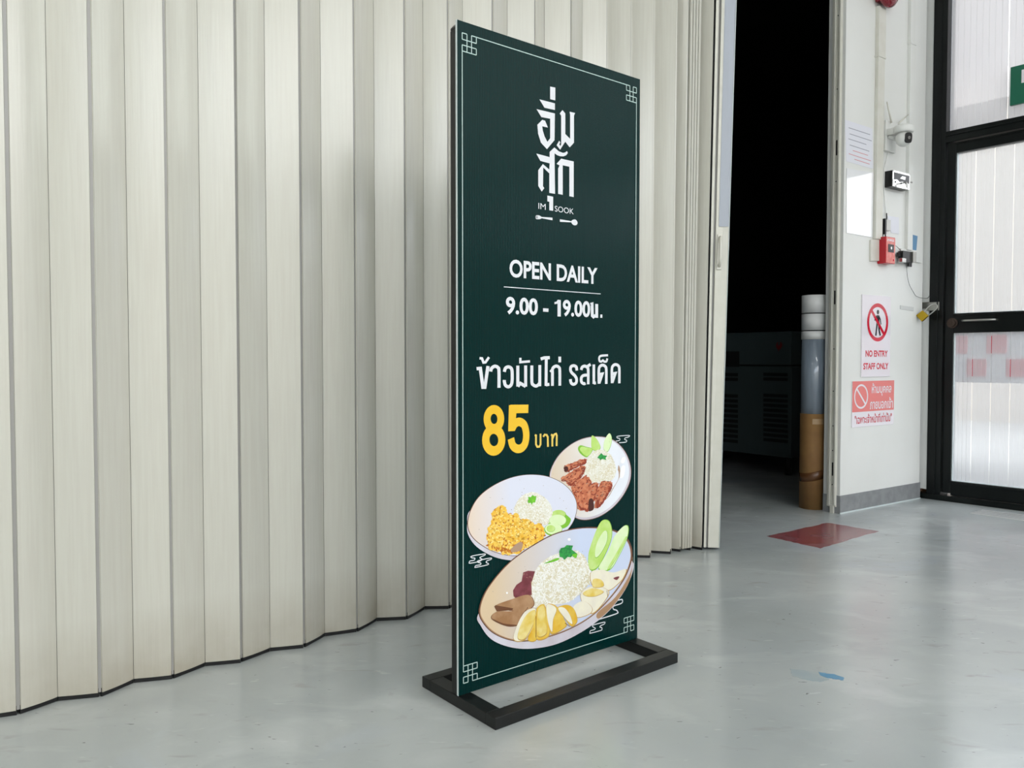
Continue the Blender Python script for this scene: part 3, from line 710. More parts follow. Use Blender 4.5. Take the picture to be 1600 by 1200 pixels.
# roast pork dish
d = Dish(3, ['ink_under', 'ink_rim', 'ink_plate_a', 'ink_cuc', 'ink_cuc_pale', 'ink_cuc_skin', 'ink_pork', 'ink_pork_dark', 'ink_char', 'ink_parsley', 'ink_shadow', 'ink_speck', 'ink_glare', 'ink_rim_light'] + RICE)
o1 = [(22,575),(60,440),(150,300),(290,180),(440,110),(600,88),(760,112),(880,192),(970,320),(1016,480),(1002,640),(920,810),(790,960),(620,1070),(440,1108),(300,1060),(150,950),(50,780)]
d.poly(o1, 'ink_rim'); d.poly(scale_poly(o1, .985), 'ink_under'); d.poly(scale_poly(o1, .95, -4, -8), 'ink_plate_a')
d.poly([(460,620),(620,660),(820,600),(860,440),(880,560),(800,720),(700,860),(480,900)], 'ink_shadow')
d.poly(scale_poly([(470,640),(620,670),(790,620),(850,500),(860,600),(790,720),(690,860),(480,900)], 1.0), 'ink_plate_a')
d.poly([(370,240),(400,200),(480,220),(540,240),(510,310),(470,345),(400,300)], 'ink_cuc_skin'); d.poly([(392,245),(420,215),(485,228),(545,245),(510,310),(470,330),(420,290)], 'ink_cuc')
d.poly([(542,80),(600,130),(640,220),(600,262),(540,240),(530,150)], 'ink_cuc'); d.poly([(745,55),(775,100),(770,180),(730,270),(680,240),(690,140)], 'ink_cuc_pale')
rice(d, [(440,480),(480,380),(540,290),(640,250),(740,290),(800,380),(830,500),(800,600),(720,640),(600,650),(530,640),(450,560)], 260, 16)
for q, m in (([(200,460),(330,400),(460,360),(460,410),(300,490),(215,520)], 'ink_pork'), ([(160,610),(260,530),(440,440),(450,500),(400,590),(280,690),(210,640)], 'ink_pork'),
             ([(285,705),(430,580),(480,575),(540,660),(450,790),(360,860)], 'ink_pork'), ([(350,830),(560,655),(620,690),(590,800),(500,990),(440,990),(370,970)], 'ink_pork'),
             ([(585,810),(640,655),(770,640),(780,690),(700,850),(620,950),(570,950)], 'ink_pork')):
    qq = d.poly(rough_poly(q, 9), m, False); d.k += 0; d.poly(rough_poly(scale_poly(q, .9, 8, 8), 8), 'ink_pork_dark', False); d.poly(rough_poly(scale_poly(q, .8, -5, -5), 10), 'ink_pork', False); d.scatter(qq, 34, 'ink_pork_dark', 14, 46, 12, aspect=-.7); d.scatter(qq, 14, 'ink_shadow', 10, 34, 7, aspect=-.7)
d.poly([(200,465),(240,455),(245,500),(210,520)], 'ink_char'); d.poly([(500,860),(545,850),(560,960),(520,995),(495,980)], 'ink_char'); d.poly([(590,870),(620,865),(622,945),(592,955)], 'ink_pork_dark')
d.poly([(600,350),(625,320),(650,292),(672,318),(722,325),(700,350),(708,378),(660,362),(635,382),(625,358)], 'ink_parsley', False)
d.poly([(880,400),(900,350),(935,345),(930,400),(905,418)], 'ink_glare'); d.poly([(890,460),(935,450),(925,560),(885,600),(872,560)], 'ink_glare')
d.scatter(o1, 14, 'ink_speck', 5, 9, 5)
d.done('printed white plate of rice with reddish brown roast pork slices')
# fried chicken dish
d = Dish(4, ['ink_under', 'ink_rim', 'ink_plate_b', 'ink_cuc_pale', 'ink_cuc_skin', 'ink_cuc', 'ink_fried', 'ink_fried_dark', 'ink_fried_lit', 'ink_parsley_light', 'ink_speck', 'ink_glare', 'ink_shadow'] + RICE)
o2 = [(72,640),(108,480),(200,325),(350,200),(550,100),(750,52),(950,52),(1120,95),(1270,185),(1370,310),(1402,440),(1370,590),(1285,720),(1120,870),(900,990),(660,1035),(420,995),(220,890),(105,770)]
un = [(72,640),(110,480),(400,300),(1000,300),(1300,500),(1285,740),(1130,930),(900,1060),(640,1088),(400,1045),(190,925),(85,780)]
d.poly(un, 'ink_under'); d.poly(o2, 'ink_rim'); d.poly(scale_poly(o2, .988, 2, 0), 'ink_plate_b')
d.scatter(scale_poly(o2, .9), 22, 'ink_speck', 7, 14, 8)
d.poly([(1180,480),(1300,560),(1325,600),(1290,670),(1220,700),(1180,640)], 'ink_cuc_skin'); d.poly([(1060,560),(1120,490),(1210,480),(1260,530),(1180,620),(1050,640)], 'ink_cuc')
rice(d, [(640,560),(650,430),(720,320),(830,265),(930,280),(1050,370),(1100,480),(1080,600),(1010,660),(880,620),(750,600)], 300, 18)
d.poly(ell(1165, 602, 102, 68, 14), 'ink_cuc_pale'); d.poly(ell(1110, 715, 108, 76, 14), 'ink_cuc_skin'); d.poly(ell(1114, 706, 102, 68, 14), 'ink_cuc_pale'); d.poly(ell(1080, 700, 50, 40, 12), 'ink_cuc')
fr = [(308,780),(335,700),(360,620),(382,500),(440,440),(500,425),(545,470),(570,520),(680,540),(700,590),(800,595),(900,650),(985,660),(1002,800),(920,865),(800,925),(690,1005),(600,1010),(510,1005),(480,965),(430,980),(340,945),(320,870)]
q = d.poly(rough_poly(fr, 9), 'ink_fried', False); rr = random.Random(3)
d.scatter(q, 130, 'ink_fried_dark', 22, 60, 22, rnd=rr); d.scatter(q, 240, 'ink_fried', 30, 70, 36, rnd=rr); d.scatter(q, 150, 'ink_fried_lit', 12, 34, 14, rnd=rr); d.scatter(q, 60, 'ink_fried_dark', 8, 30, 9, rnd=rr)
d.scatter([(330,900),(450,930),(640,960),(600,1000),(400,965)], 40, 'ink_fried_dark', 16, 50, 14, rnd=rr)
d.poly([(600,950),(690,870),(740,880),(720,960),(620,990)], 'ink_shadow'); d.poly([(800,372),(812,345),(806,318),(838,322),(860,295),(880,310),(905,308),(902,345),(890,388),(868,385),(850,412),(838,388),(812,396)], 'ink_parsley_light', False)
d.done('printed white plate of rice with golden fried chicken and cucumber')
# boiled chicken rice dish
d = Dish(5, ['ink_under', 'ink_rim', 'ink_rim_light', 'ink_plate_c', 'ink_cuc_pale', 'ink_cuc', 'ink_cuc_skin', 'ink_blood', 'ink_liver', 'ink_liver_dark', 'ink_edge', 'ink_chick', 'ink_chick_white', 'ink_chick_gold', 'ink_parsley', 'ink_parsley_light', 'ink_speck', 'ink_glare', 'ink_shadow'] + RICE)
o3 = [(38,830),(80,680),(180,530),(320,380),(500,250),(700,140),(900,85),(1080,75),(1250,100),(1370,180),(1412,290),(1400,400),(1330,560),(1200,730),(1040,880),(850,990),(650,1062),(450,1098),(300,1082),(165,1022),(75,930)]
un = [(32,860),(60,960),(150,1075),(300,1142),(480,1162),(700,1130),(900,1045),(1100,915),(1260,760),(1385,560),(1412,380),(1200,400),(700,600),(200,700)]
d.poly(un, 'ink_under'); d.poly([(1100,840),(1260,700),(1395,480),(1412,330),(1412,420),(1380,570),(1255,760),(1120,890)], 'ink_rim_light'); d.poly(o3, 'ink_rim'); d.poly(scale_poly(o3, .984, -1, 2), 'ink_rim_light'); d.poly(scale_poly(o3, .974, -1, -1), 'ink_plate_c')
d.scatter(scale_poly(o3, .9), 26, 'ink_speck', 5, 9, 6)
d.poly([(1150,15),(1200,25),(1225,100),(1215,200),(1150,350),(1090,440),(1030,445),(1020,320),(1060,180),(1110,60)], 'ink_cuc'); d.poly([(1150,120),(1185,120),(1180,210),(1120,320),(1080,340),(1090,230)], 'ink_cuc_pale')
d.poly([(1330,70),(1372,75),(1360,180),(1290,330),(1210,450),(1110,440),(1190,300),(1250,160)], 'ink_cuc_pale'); d.poly([(1345,170),(1350,190),(1280,330),(1210,440),(1190,440),(1260,320)], 'ink_cuc')
rice(d, [(505,600),(540,470),(640,360),(780,300),(900,285),(980,335),(1030,450),(1035,560),(960,650),(850,740),(700,770),(540,790),(510,740)], 520, 20)
d.scatter([(900,620),(1000,500),(1050,560),(960,660)], 40, 'ink_grain_dark', 14, 30, 9)
d.poly([(435,480),(480,465),(540,470),(512,560),(500,600),(420,570)], 'ink_blood', False); d.poly([(345,640),(375,590),(420,560),(505,560),(510,680),(370,710),(350,690)], 'ink_blood', False)
d.scatter([(430,490),(530,480),(500,560),(425,560)], 6, 'ink_shadow', 14, 30, 3)
d.poly([(182,782),(330,720),(480,680),(530,750),(500,800),(420,830),(340,820)], 'ink_liver'); d.poly([(155,890),(200,830),(340,825),(470,790),(420,860),(400,940),(290,955)], 'ink_liver'); d.poly([(180,790),(190,772),(345,800),(340,815),(200,828)], 'ink_liver_dark', False)
d.poly([(158,892),(260,935),(380,948),(300,958),(230,940)], 'ink_liver_dark')
d.poly([(1040,480),(1130,455),(1240,480),(1350,450),(1330,520),(1290,570),(1190,640),(1060,600)], 'ink_chick_white'); d.poly([(950,670),(1060,600),(1190,640),(1170,720),(1060,840),(990,800)], 'ink_chick_white')
d.poly([(1060,540),(1130,545),(1150,600),(1060,610)], 'ink_chick'); d.poly([(970,660),(1060,620),(1150,650),(1080,690),(1000,690)], 'ink_chick')
d.poly([(885,780),(970,735),(1045,790),(1030,845),(925,880),(890,840)], 'ink_chick_white'); d.poly([(1240,530),(1290,515),(1270,545)], 'ink_blood')
d.poly([(350,1075),(380,950),(450,830),(535,800),(552,860),(525,960),(445,1078)], 'ink_chick_white'); d.poly([(385,1060),(410,950),(470,850),(535,815),(545,870),(515,960),(445,1070)], 'ink_chick')
d.poly([(475,1078),(520,960),(552,850),(556,1068)], 'ink_chick_gold'); d.poly([(550,1065),(550,850),(562,790),(622,768),(652,900),(662,1040)], 'ink_chick_gold'); d.poly([(560,1040),(562,850),(575,795),(618,780),(636,900),(640,1020)], 'ink_chick')
d.poly([(640,775),(700,765),(745,800),(800,900),(812,960),(690,1025),(660,930)], 'ink_chick_gold'); d.poly([(640,775),(690,770),(730,810),(700,900),(690,1010),(655,920)], 'ink_chick_white')
d.poly([(735,800),(820,768),(880,800),(912,880),(905,930),(860,955),(800,880)], 'ink_chick_gold'); d.poly([(745,800),(800,795),(850,860),(870,940),(800,880)], 'ink_chick_white')
for a, b in (((548,870), (548,1060)), ((805,930), (850,962)), ((1180,640), (1190,700))): stroke(d.mb, P(5, [a, b]), .0016, .0016, -.0005 - (d.k + 2) * .00003, d.mats.index('ink_liver_dark'))
d.poly([(755,290),(770,262),(800,256),(820,236),(878,240),(866,275),(915,312),(880,318),(858,345),(830,340),(800,368),(785,345),(760,342)], 'ink_parsley', False)
d.poly([(740,350),(650,385),(620,400),(700,385),(750,365)], 'ink_parsley_light'); d.poly([(870,320),(915,312),(905,350),(880,340)], 'ink_parsley_light')
d.poly(ell(843, 185, 14, 12, 8), 'ink_glare'); d.poly(ell(288, 662, 9, 9, 8), 'ink_glare')
d.done('printed oval plate of chicken rice with sliced boiled chicken and cucumber')

# ------------------------------------------------------------------ things on the white pier
def cuv(px, py, off=0): return COLM.uv(px, py, off)
def pier_thing(name, label, cat, group=None): return empty(name, COLM.o, COLM.a, label, cat, group)
def quad(pts, y0, y1, name, m, parent=None, off=0, bevel=0):
    mb = MB(); mb.prism([cuv(a, b, off) for a, b in pts], y0, y1); return mb.build(name, m, parent, bevel=bevel)
# conduits
o = empty('cable_conduit', COLM.o, COLM.a, 'wide cream cable trunking running down the left of the white pier', 'conduit')
a = cuv(1367, 90)[0]; b = cuv(1378, 90)[0]; zt = cuv(1372, 12)[1]; zj = cuv(1372, 90)[1]; zb = cuv(1372, 375)[1]
mb = MB(); mb.box(a, b, -.022, 0, zj, zt); mb.build('trunking', 'cream_plastic', o, bevel=.002)
mb = MB(); mb.box(a + .003, b - .002, -.02, 0, zb, zj - .003); mb.build('trunking', 'cream_plastic', o, bevel=.002)
mb = MB(); mb.box(a - .004, b + .003, -.024, 0, zj - .006, zj + .004); mb.build('joint_clip', 'cream_plastic', o, bevel=.001)
o = empty('cable_conduit', COLM.o, COLM.a, 'thin white cable trunking running down to the socket on the pier', 'conduit')
a = cuv(1418, 90)[0]; b = cuv(1425, 90)[0]; zj = cuv(1420, 68)[1]; zb = cuv(1420, 392)[1]
mb = MB(); mb.box(a, b, -.018, 0, zj, H_CEIL); mb.build('trunking', 'white_plastic', o, bevel=.002)
mb = MB(); mb.box(a - .001, b + .004, -.02, 0, zb, zj - .004); mb.build('trunking', 'white_plastic', o, bevel=.002)
mb = MB(); mb.box(a - .005, b + .006, -.023, 0, zj - .01, zj + .004); mb.build('joint_clip', 'white_plastic', o, bevel=.001)
# alarm bell
bu_, bz = cuv(1389, -14, -.05)
o = pier_thing('alarm_bell', 'glossy dark red alarm bell at the top of the white pier', 'alarm')
mb = MB(); mb.box(bu_ - .05, bu_ + .035, -.03, 0, bz - .055, bz + .055); mb.build('back_box', 'darkred', o, bevel=.004)
mb = MB(); n = 28
mb.loft([[(bu_ + r * math.cos(t), yy, bz + r * math.sin(t)) for t in [2 * PI * k / n for k in range(n)]] for r, yy in ((.08, -.03), (.088, -.04), (.086, -.055), (.07, -.072), (.04, -.082), (.01, -.085))])
mb.build('gong', 'darkred', o)
# notice and laminated sheet
o = pier_thing('paper_notice', 'white paper notice with grey and red lines, above the blank shiny sheet', 'notice')
npts = [(1320, 187), (1363, 201), (1364, 264), (1322, 252)]
mb = MB(); mb.prism([cuv(*p) for p in npts], -.0015, -.0003); mb.build('sheet', 'paper', o)
def nl(a, b, c, m):
    def q(s, t):
        A, B, C, D = npts; return (A[0] + (B[0]-A[0])*s + (D[0]-A[0])*t, A[1] + (B[1]-A[1])*s + (D[1]-A[1])*t)
    x = MB(); x.prism([cuv(*q(a, c)), cuv(*q(b, c)), cuv(*q(b, c + .016)), cuv(*q(a, c + .016))], -.0018, -.0012); return x
M['notice_grey'] = mat('grey_notice_text', '#8f909c', rough=.5); M['notice_red'] = mat('red_notice_text', '#d28f93', rough=.5)
for a, b, c in ((.12, .9, .16), (.15, .95, .3), (.1, .75, .43), (.14, .85, .57)): nl(a, b, c, 0).build('text_line', 'notice_grey', o)
for a, b, c in ((.25, .8, .68), (.1, .9, .79), (.3, .85, .88)): nl(a, b, c, 0).build('text_line', 'notice_red', o)
o = quad([(1322, 263), (1364, 270), (1362, 371), (1322, 364)], -.004, -.0015, 'laminated_sheet', 'gloss_sheet'); on(COLM, o)
tag(o, 'blank shiny white laminated sheet below the paper notice', 'sheet')
# security camera
o = pier_thing('security_camera', 'white dome security camera with two raised antennas on the pier', 'camera')
def cp(px, py, off): u, z = cuv(px, py, off); return (u, off, z)
mb = MB(); (ua_, za_), (ub_, zb_) = cuv(1379, 250), cuv(1396, 193); mb.rbox(ua_, ub_, -.018, 0, za_ + .05, zb_, .004); mb.build('wall_plate', 'white_plastic', o)
c0 = cp(1396, 197, -.02); c1 = cp(1408, 203, -.10)
mb = MB(); cx, cz = cuv(1412, 204, -.10); n = 24
mb.loft([[(cx + r * math.cos(t), -.10 + r * 1.0 * math.sin(t), cz + dz) for t in [2 * PI * k / n for k in range(n)]] for r, dz in ((.02, .028), (.045, .026), (.052, .018), (.053, -.006), (.047, -.014))])
mb.box(cx - .03, cx + .02, -.08, -.01, cz - .012, cz + .022); mb.build('hood', 'white_plastic', o)
mb = MB(); mb.sphere((cx, -.10, cz - .045), .041, sc=(1, 1, 1.05)); hd = mb.build('camera_head', 'white_plastic', o)
# lens window faces the door side
dv = Vector((-.34, -.93, -.10)).normalized(); rt = Vector((-dv.y, dv.x, 0)).normalized(); up = dv.cross(rt) * -1; cc = Vector((cx, -.10, cz - .045)) + dv * .036
ring = lambda rx, rz, off: [cc + dv * off + rt * rx * math.copysign(abs(math.cos(t)) ** .6, math.cos(t)) + up * rz * math.copysign(abs(math.sin(t)) ** .6, math.sin(t)) for t in [2 * PI * k / 24 for k in range(24)]]
mb = MB(); mb.loft([ring(.022, .028, -.004), ring(.022, .028, .004), ring(.019, .025, .0055)]); mb.build('lens_window', 'black_plastic', hd)
mb = MB(); mb.loft([[cc + dv * .0075 + rt * r * math.cos(t) + up * r * math.sin(t) for t in [2 * PI * k / 16 for k in range(16)]] for r in (.010, .006)]); mb.build('lens', 'chrome', hd)
for p0, p1 in (((1393, 192), (1386, 159)), ((1404, 193), (1419, 179))):
    mb = MB(); a = cp(*p0, -.03); b = cp(*p1, -.03); mb.tube([a, b], [.0055, .004]); mb.build('antenna', 'cream_plastic', o)
mb = MB(); a = cp(1388, 213, -.02); b = cp(1400, 217, -.05); mb.tube([a, b], .011, n=14); mb.build('bracket_screw', 'white_plastic', o)
o = MB(); pts = [cp(*p, -.004) for p in ((1389, 222), (1386, 245), (1382, 262), (1381, 290), (1383, 320), (1385, 335))]
o.tube(smooth_line([p for p in pts], 3), .0018, n=6); o = o.build('power_cable', 'white_plastic'); on(COLM, o); tag(o, 'thin white cable hanging from the security camera behind the key box', 'cable')
# key lock box
o = pier_thing('key_switch_box', 'small black key switch box with chrome face and hanging keys under the camera', 'key box')
ax, az = cuv(1384.5, 265); bx, bz2 = cuv(1384.5, 290); off = -.045
f0 = cuv(1394.5, 265.5, off); f1 = cuv(1421.5, 275, off); fb = cuv(1394.5, 291, off)
u0, u1 = f0[0], f1[0]; zt_, zb2 = f0[1], fb[1]
mb = MB(); mb.box(u0, u1, off, 0, zb2, zt_); mb.build('box_body', 'black_plastic', o, bevel=.002)
W_, Hh = u1 - u0, zt_ - zb2
mb = MB(); fy = off - .0015
mb.box(u0, u1, fy, off, zt_ - Hh * .12, zt_); mb.box(u0, u0 + W_ * .07, fy, off, zb2, zt_); mb.box(u1 - W_ * .04, u1, fy, off, zb2, zt_)
mb.prism([(u0, zb2), (u1, zb2), (u1, zb2 + Hh * .42), (u0 + W_ * .75, zb2 + Hh * .30), (u0 + W_ * .6, zb2 + Hh * .42), (u0 + W_ * .4, zb2 + Hh * .36), (u0 + W_ * .25, zb2 + Hh * .48), (u0, zb2 + Hh * .42)], fy, off)
mb.prism([(u0 + W_ * .42, zb2 + Hh * .58), (u0 + W_ * .55, zb2 + Hh * .76), (u0 + W_ * .75, zb2 + Hh * .76), (u0 + W_ * .72, zb2 + Hh * .56)], fy, off)
mb.build('face_plate', 'chrome', o)
for fx in (.16, .5, .8):
    mb = MB(); mb.disc((u0 + W_ * fx, zb2 + Hh * .3), .0042, fy - .003, fy, n=12); mb.build('keyhole', 'black_plastic', o)
mb = MB(); kx = u0 + W_ * .5; kz_ = zb2 + Hh * .3; mb.box(kx - .0015, kx + .0015, fy - .03, fy, kz_ - .003, kz_ + .003); mb.disc((kx, kz_ - .014), .011, fy - .034, fy - .031, n=16); mb.build('key', 'steel', o)
rp = [(kx + .002 + .0115 * math.sin(t), fy - .032, kz_ - .040 + .0125 * math.cos(t)) for t in [2 * PI * k / 16 for k in range(17)]]
mb = MB(); mb.tube(rp, .0013, n=6, caps=False); mb.build('key_ring', 'steel', o)
mb = MB(); mb.box(kx - .001, kx + .003, fy - .034, fy - .03, kz_ - .030, kz_ - .018); mb.build('key_link', 'steel', o)
mb = MB(); mb.tube([(u1 - .002, off + .006, zb2 + Hh * .5), (u1 + .02, off + .0, zb2 + Hh * .52)], .0035, n=8); mb.sphere((u1 + .022, off, zb2 + Hh * .52), .006, sc=(1.3, .6, .8)); mb.build('side_key', 'steel', o)
# signal adapter with cable
o = pier_thing('cable_adapter', 'small black and silver cable adapter above the red call box', 'adapter')
mb = MB(); (a0, t0), (a1, t1) = cuv(1377, 342), cuv(1384, 366, -.02); mb.box(a0, a1, -.024, 0, t1, t0); mb.build('adapter_body', 'black_plastic', o, bevel=.001)
mb = MB(); (a0, t0), (a1, t1) = cuv(1384, 343, -.02), cuv(1390, 361, -.02); mb.box(a0, a1, -.026, -.004, t1, t0); mb.build('silver_half', 'steel', o, bevel=.001)
for a, b in (((1385.5, 343), (1385.3, 333)), ((1379, 366), (1379, 370)), ((1383.5, 362), (1383.5, 371))):
    mb = MB(); mb.tube([cp(*a, -.012), cp(*b, -.012)], .0033, n=8); mb.build('plug', 'black_plastic', o)
# back plate and red call box
o = quad([(1358, 375), (1371, 373), (1371, 408), (1358, 408)], -.012, 0, 'mounting_box', 'cream_plastic', bevel=.002); on(COLM, o); tag(o, 'plain cream mounting box on the pier left of the red call box', 'box')
o = pier_thing('fire_call_box', 'red fire call box with a pale red face and black window', 'alarm')
off = -.05; f0 = cuv(1384.5, 369, off); f1 = cuv(1399, 376, off); fb = cuv(1384.5, 411, off)
u0, u1, zt_, zb2 = f0[0], f1[0], f0[1], fb[1]; W_, Hh = u1 - u0, zt_ - zb2
mb = MB(); mb.rbox(u0, u1, off, 0, zb2, zt_, .003); mb.build('box_body', 'red_plastic', o)
mb = MB(); mb.box(u0 + .003, u1 - .003, off - .001, off, zb2 + .003, zt_ - .003); mb.build('face_plate', 'pink', o)
mb = MB(); mb.box(u0 + W_ * .22, u1 - W_ * .18, off - .003, off, zb2 + Hh * .42, zt_ - Hh * .28); mb.build('call_window', 'black_plastic', o, bevel=.001)
mb = MB(); mb.disc((u0 + W_ * .5, zb2 + Hh * .58), .008, off - .005, off - .003, n=14); mb.build('push_disc', 'chrome', o)
mb = MB(); mb.disc((u0 + W_ * .8, zb2 + Hh * .14), .006, off - .003, off - .001, n=12); mb.build('key_slot', 'sign_red', o)
mb = MB(); add_text(mb, 'FIRE', u0 + W_ * .14, u1 - W_ * .14, zt_ - Hh * .17, zt_ - Hh * .09, off - .0014, 0, .03); mb.build('lettering', 'sign_white', o)
# socket with plugs
o = pier_thing('power_socket', 'white wall socket with black plugs, right of the red call box', 'socket')
mb = MB(); (a0, t0), (a1, t1) = cuv(1405, 388), cuv(1437, 411); mb.rbox(a0, a1, -.012, 0, t1, t0, .002); mb.build('socket_plate', 'white_plastic', o)
for x_0, y_0, x_1, y_1, d_, m in ((1405.5, 394, 1412, 401, -.03, 'black_plastic'), (1411, 391.5, 1426, 411, -.04, 'black_plastic'), (1410, 403, 1416, 410, -.055, 'chrome'), (1427, 393, 1432, 410, -.05, 'steel'), (1420, 409, 1425, 417, -.02, 'black_plastic')):
    (a0, t0), (a1, t1) = cuv(x_0, y_0, d_), cuv(x_1, y_1, d_); mb = MB(); mb.rbox(a0, a1, d_, -.011 if d_ > -.05 else -.03, t1, t0, .0012); mb.build('plug', m, o)
o = MB(); pts = [cp(*p, -.02) for p in ((1399.5, 384), (1403, 387), (1407, 391), (1410, 394))]; o.tube(smooth_line(pts, 3), .0013, n=6); o = o.build('signal_cable', 'black_plastic'); on(COLM, o); tag(o, 'short black cable linking the red call box to the plugs', 'cable')
o = MB(); pts = [cp(*p, -.015) for p in ((1416.5, 410), (1417.5, 430), (1421, 445), (1427, 456), (1433, 463.5), (1449, 466), (1453, 458))]
o.tube(smooth_line(pts, 4), .0014, n=6); o = o.build('power_cable', 'black_plastic'); on(COLM, o); tag(o, 'long black cable looping from the socket down to the black door frame', 'cable')
o = quad([(1426, 367), (1433, 369), (1431, 392), (1425.5, 391)], -.003, -.001, 'sticker', 'stickerb'); on(COLM, o); tag(o, 'small blue sticker above the wall socket', 'sticker')
o = quad([(1406, 477), (1427, 480), (1427, 486), (1406, 483)], -.003, 0, 'metal_plate', 'wallside'); on(COLM, o); tag(o, 'small painted metal plate on the pier left of the padlock', 'plate')
o = quad([(1386, 337), (1404, 340), (1404, 366), (1392, 364)], -.002, -.0005, 'paper_label', 'paper'); on(COLM, o); tag(o, 'small white label on the pier beside the cable adapter', 'label')
# hasp and padlock
o = empty('door_hasp', DOOR.o, DOOR.a, 'steel hasp plates joining the white post and the black door frame', 'hasp')
(a0, t0), (a1, t1) = duv(1453, 473), duv(1471, 485); mb = MB(); mb.box(a0, a1, -.034, -.03, t1, t0); mb.build('frame_plate', 'steel', o, bevel=.001)
(a0, t0), (a1, t1) = duv(1440, 473), duv(1455, 482); mb = MB(); mb.box(a0, a1 - .005, -.034, .014, t1, t0); mb.build('wall_plate', 'steel', o, bevel=.001)
o = empty('padlock', DOOR.o, DOOR.a, 'brass padlock hanging on the steel hasp beside the door', 'padlock')
def dp(px, py, off=-.09): u, z = DOOR.uv(px, py, off); return (u, off, z)
L4 = [DOOR.uv(px, py, -.13) for px, py in ((1432, 493), (1442, 485), (1451, 493.5), (1441, 502.5))]
mb = MB(); mb.prism(L4, -.139, -.121); mb.build('lock_body', 'brass', o, bevel=.002)
mb = MB(); mb.tube(smooth_line([dp(1443, 488, -.13), dp(1450, 480, -.10), dp(1457, 475.5, -.07), dp(1463, 476, -.05), dp(1464, 481, -.05), dp(1457, 488, -.08), dp(1449, 494, -.13)], 3), .0035, n=8); mb.build('shackle', 'steel', o)

# ------------------------------------------------------------------ wall signs
o = pier_thing('no_entry_sign', 'tall white sign with red prohibition ring reading NO ENTRY STAFF ONLY', 'sign')
s = cuv(1346, 460); e = cuv(1390.5, 466); b = cuv(1346, 589); u0, u1, zt_, zb2 = s[0], e[0], s[1], b[1]
mb = MB(); mb.box(u0, u1, -.006, -.001, zb2, zt_); mb.build('sign_board', 'sign_white', o)
W_ = u1 - u0; Hh = zt_ - zb2; cu, cz_ = u0 + W_ * .54, zt_ - Hh * .33; R = W_ * .335
mb = MB(); nn = 36
stroke(mb, [(cu + R * math.cos(2 * PI * k / nn), cz_ + R * math.sin(2 * PI * k / nn)) for k in range(nn)], R * .22, R * .22, -.0064, closed=True)
stroke(mb, [(cu - R * .7, cz_ + R * .7), (cu + R * .7, cz_ - R * .7)], R * .2, R * .2, -.0068)
mb.build('prohibition_ring', 'sign_red', o); mb = MB()
add_text(mb, 'NO ENTRY', u0 + W_ * .13, u1 - W_ * .09, zb2 + Hh * .245, zb2 + Hh * .325, -.0064, 0, .035)
mb.build('lettering', 'sign_red', o); mb = MB()
add_text(mb, 'STAFF ONLY', u0 + W_ * .06, u1 - W_ * .06, zb2 + Hh * .09, zb2 + Hh * .17, -.0064, 0, .035)
mb.build('lettering', 'sign_red', o)
mb = MB(); yy = -.0066; q = R
mb.disc((cu, cz_ + q * .60), q * .13, yy, yy + .0003, n=14)
for pl in ([(-.12,.42),(.14,.42),(.18,-.02),(-.14,-.02)], [(-.14,-.02),(.02,-.02),(-.08,-.5),(-.12,-.78),(-.26,-.78),(-.2,-.45)], [(.0,-.02),(.18,-.02),(.22,-.45),(.36,-.75),(.2,-.78),(.08,-.45)],
           [(-.12,.42),(-.14,.28),(-.3,.08),(-.36,.12),(-.22,.34)], [(.14,.42),(.3,.2),(.38,-.1),(.3,-.13),(.22,.14),(.12,.28)]):
    mb.face([(cu + a * q, yy, cz_ + b_ * q) for a, b_ in pl])
mb.build('walking_figure', 'sign_black', o)
o = pier_thing('thai_warning_sign', 'small red and white Thai staff only sign below the tall white one', 'sign')
s = cuv(1331, 596); e = cuv(1396, 597); b = cuv(1331, 668); u0, u1, zt_, zb2 = s[0], e[0], s[1], b[1]; W_ = u1 - u0; Hh = zt_ - zb2
mb = MB(); mb.box(u0, u1, -.004, -.001, zb2, zt_); mb.build('sign_board', 'sign_white', o)
mb = MB(); mb.box(u0, u1, -.0044, -.004, zb2 + Hh * .33, zt_); mb.build('red_field', 'sign_pink', o)
mb = MB(); R = W_ * .15; cu, cz_ = u0 + W_ * .2, zb2 + Hh * .665
stroke(mb, [(cu + R * math.cos(2 * PI * k / nn), cz_ + R * math.sin(2 * PI * k / nn)) for k in range(nn)], R * .16, R * .16, -.005, closed=True)
stroke(mb, [(cu - R * .68, cz_ + R * .68), (cu + R * .68, cz_ - R * .68)], R * .18, R * .18, -.0052)
add_text(mb, 'ห้ามบุคคล', u0 + W_ * .45, u0 + W_ * .93, zb2 + Hh * .66, zb2 + Hh * .95, -.005, 0, .015)
add_text(mb, 'ภายนอกเข้า', u0 + W_ * .41, u0 + W_ * .97, zb2 + Hh * .37, zb2 + Hh * .62, -.005, 0, .015)
mb.build('white_print', 'sign_white', o)
mb = MB(); add_text(mb, '"เฉพาะเจ้าหน้าที่เท่านั้น"', u0 + W_ * .06, u0 + W_ * .95, zb2 + Hh * .07, zb2 + Hh * .28, -.005, 0, .012)
mb.build('red_print', 'sign_red', o)
# exit sign on the transom glazing
o = empty('exit_sign', DOOR.o, DOOR.a, 'dark green exit sign with white pictogram at the right picture edge', 'sign')
(u0, zt_) = duv(1580, 106); zb2 = duv(1580, 165.5)[1]
mb = MB(); mb.box(u0, u0 + .42, -.01, 0.01, zb2, zt_); mb.build('sign_plate', 'exitgreen', o, bevel=.001)
Hh = zt_ - zb2
mb = MB(); mb.box(u0 + .055, u0 + .15, -.0115, -.01, zb2 + Hh * .52, zb2 + Hh * .86); mb.build('door_pictogram', 'sign_white', o)

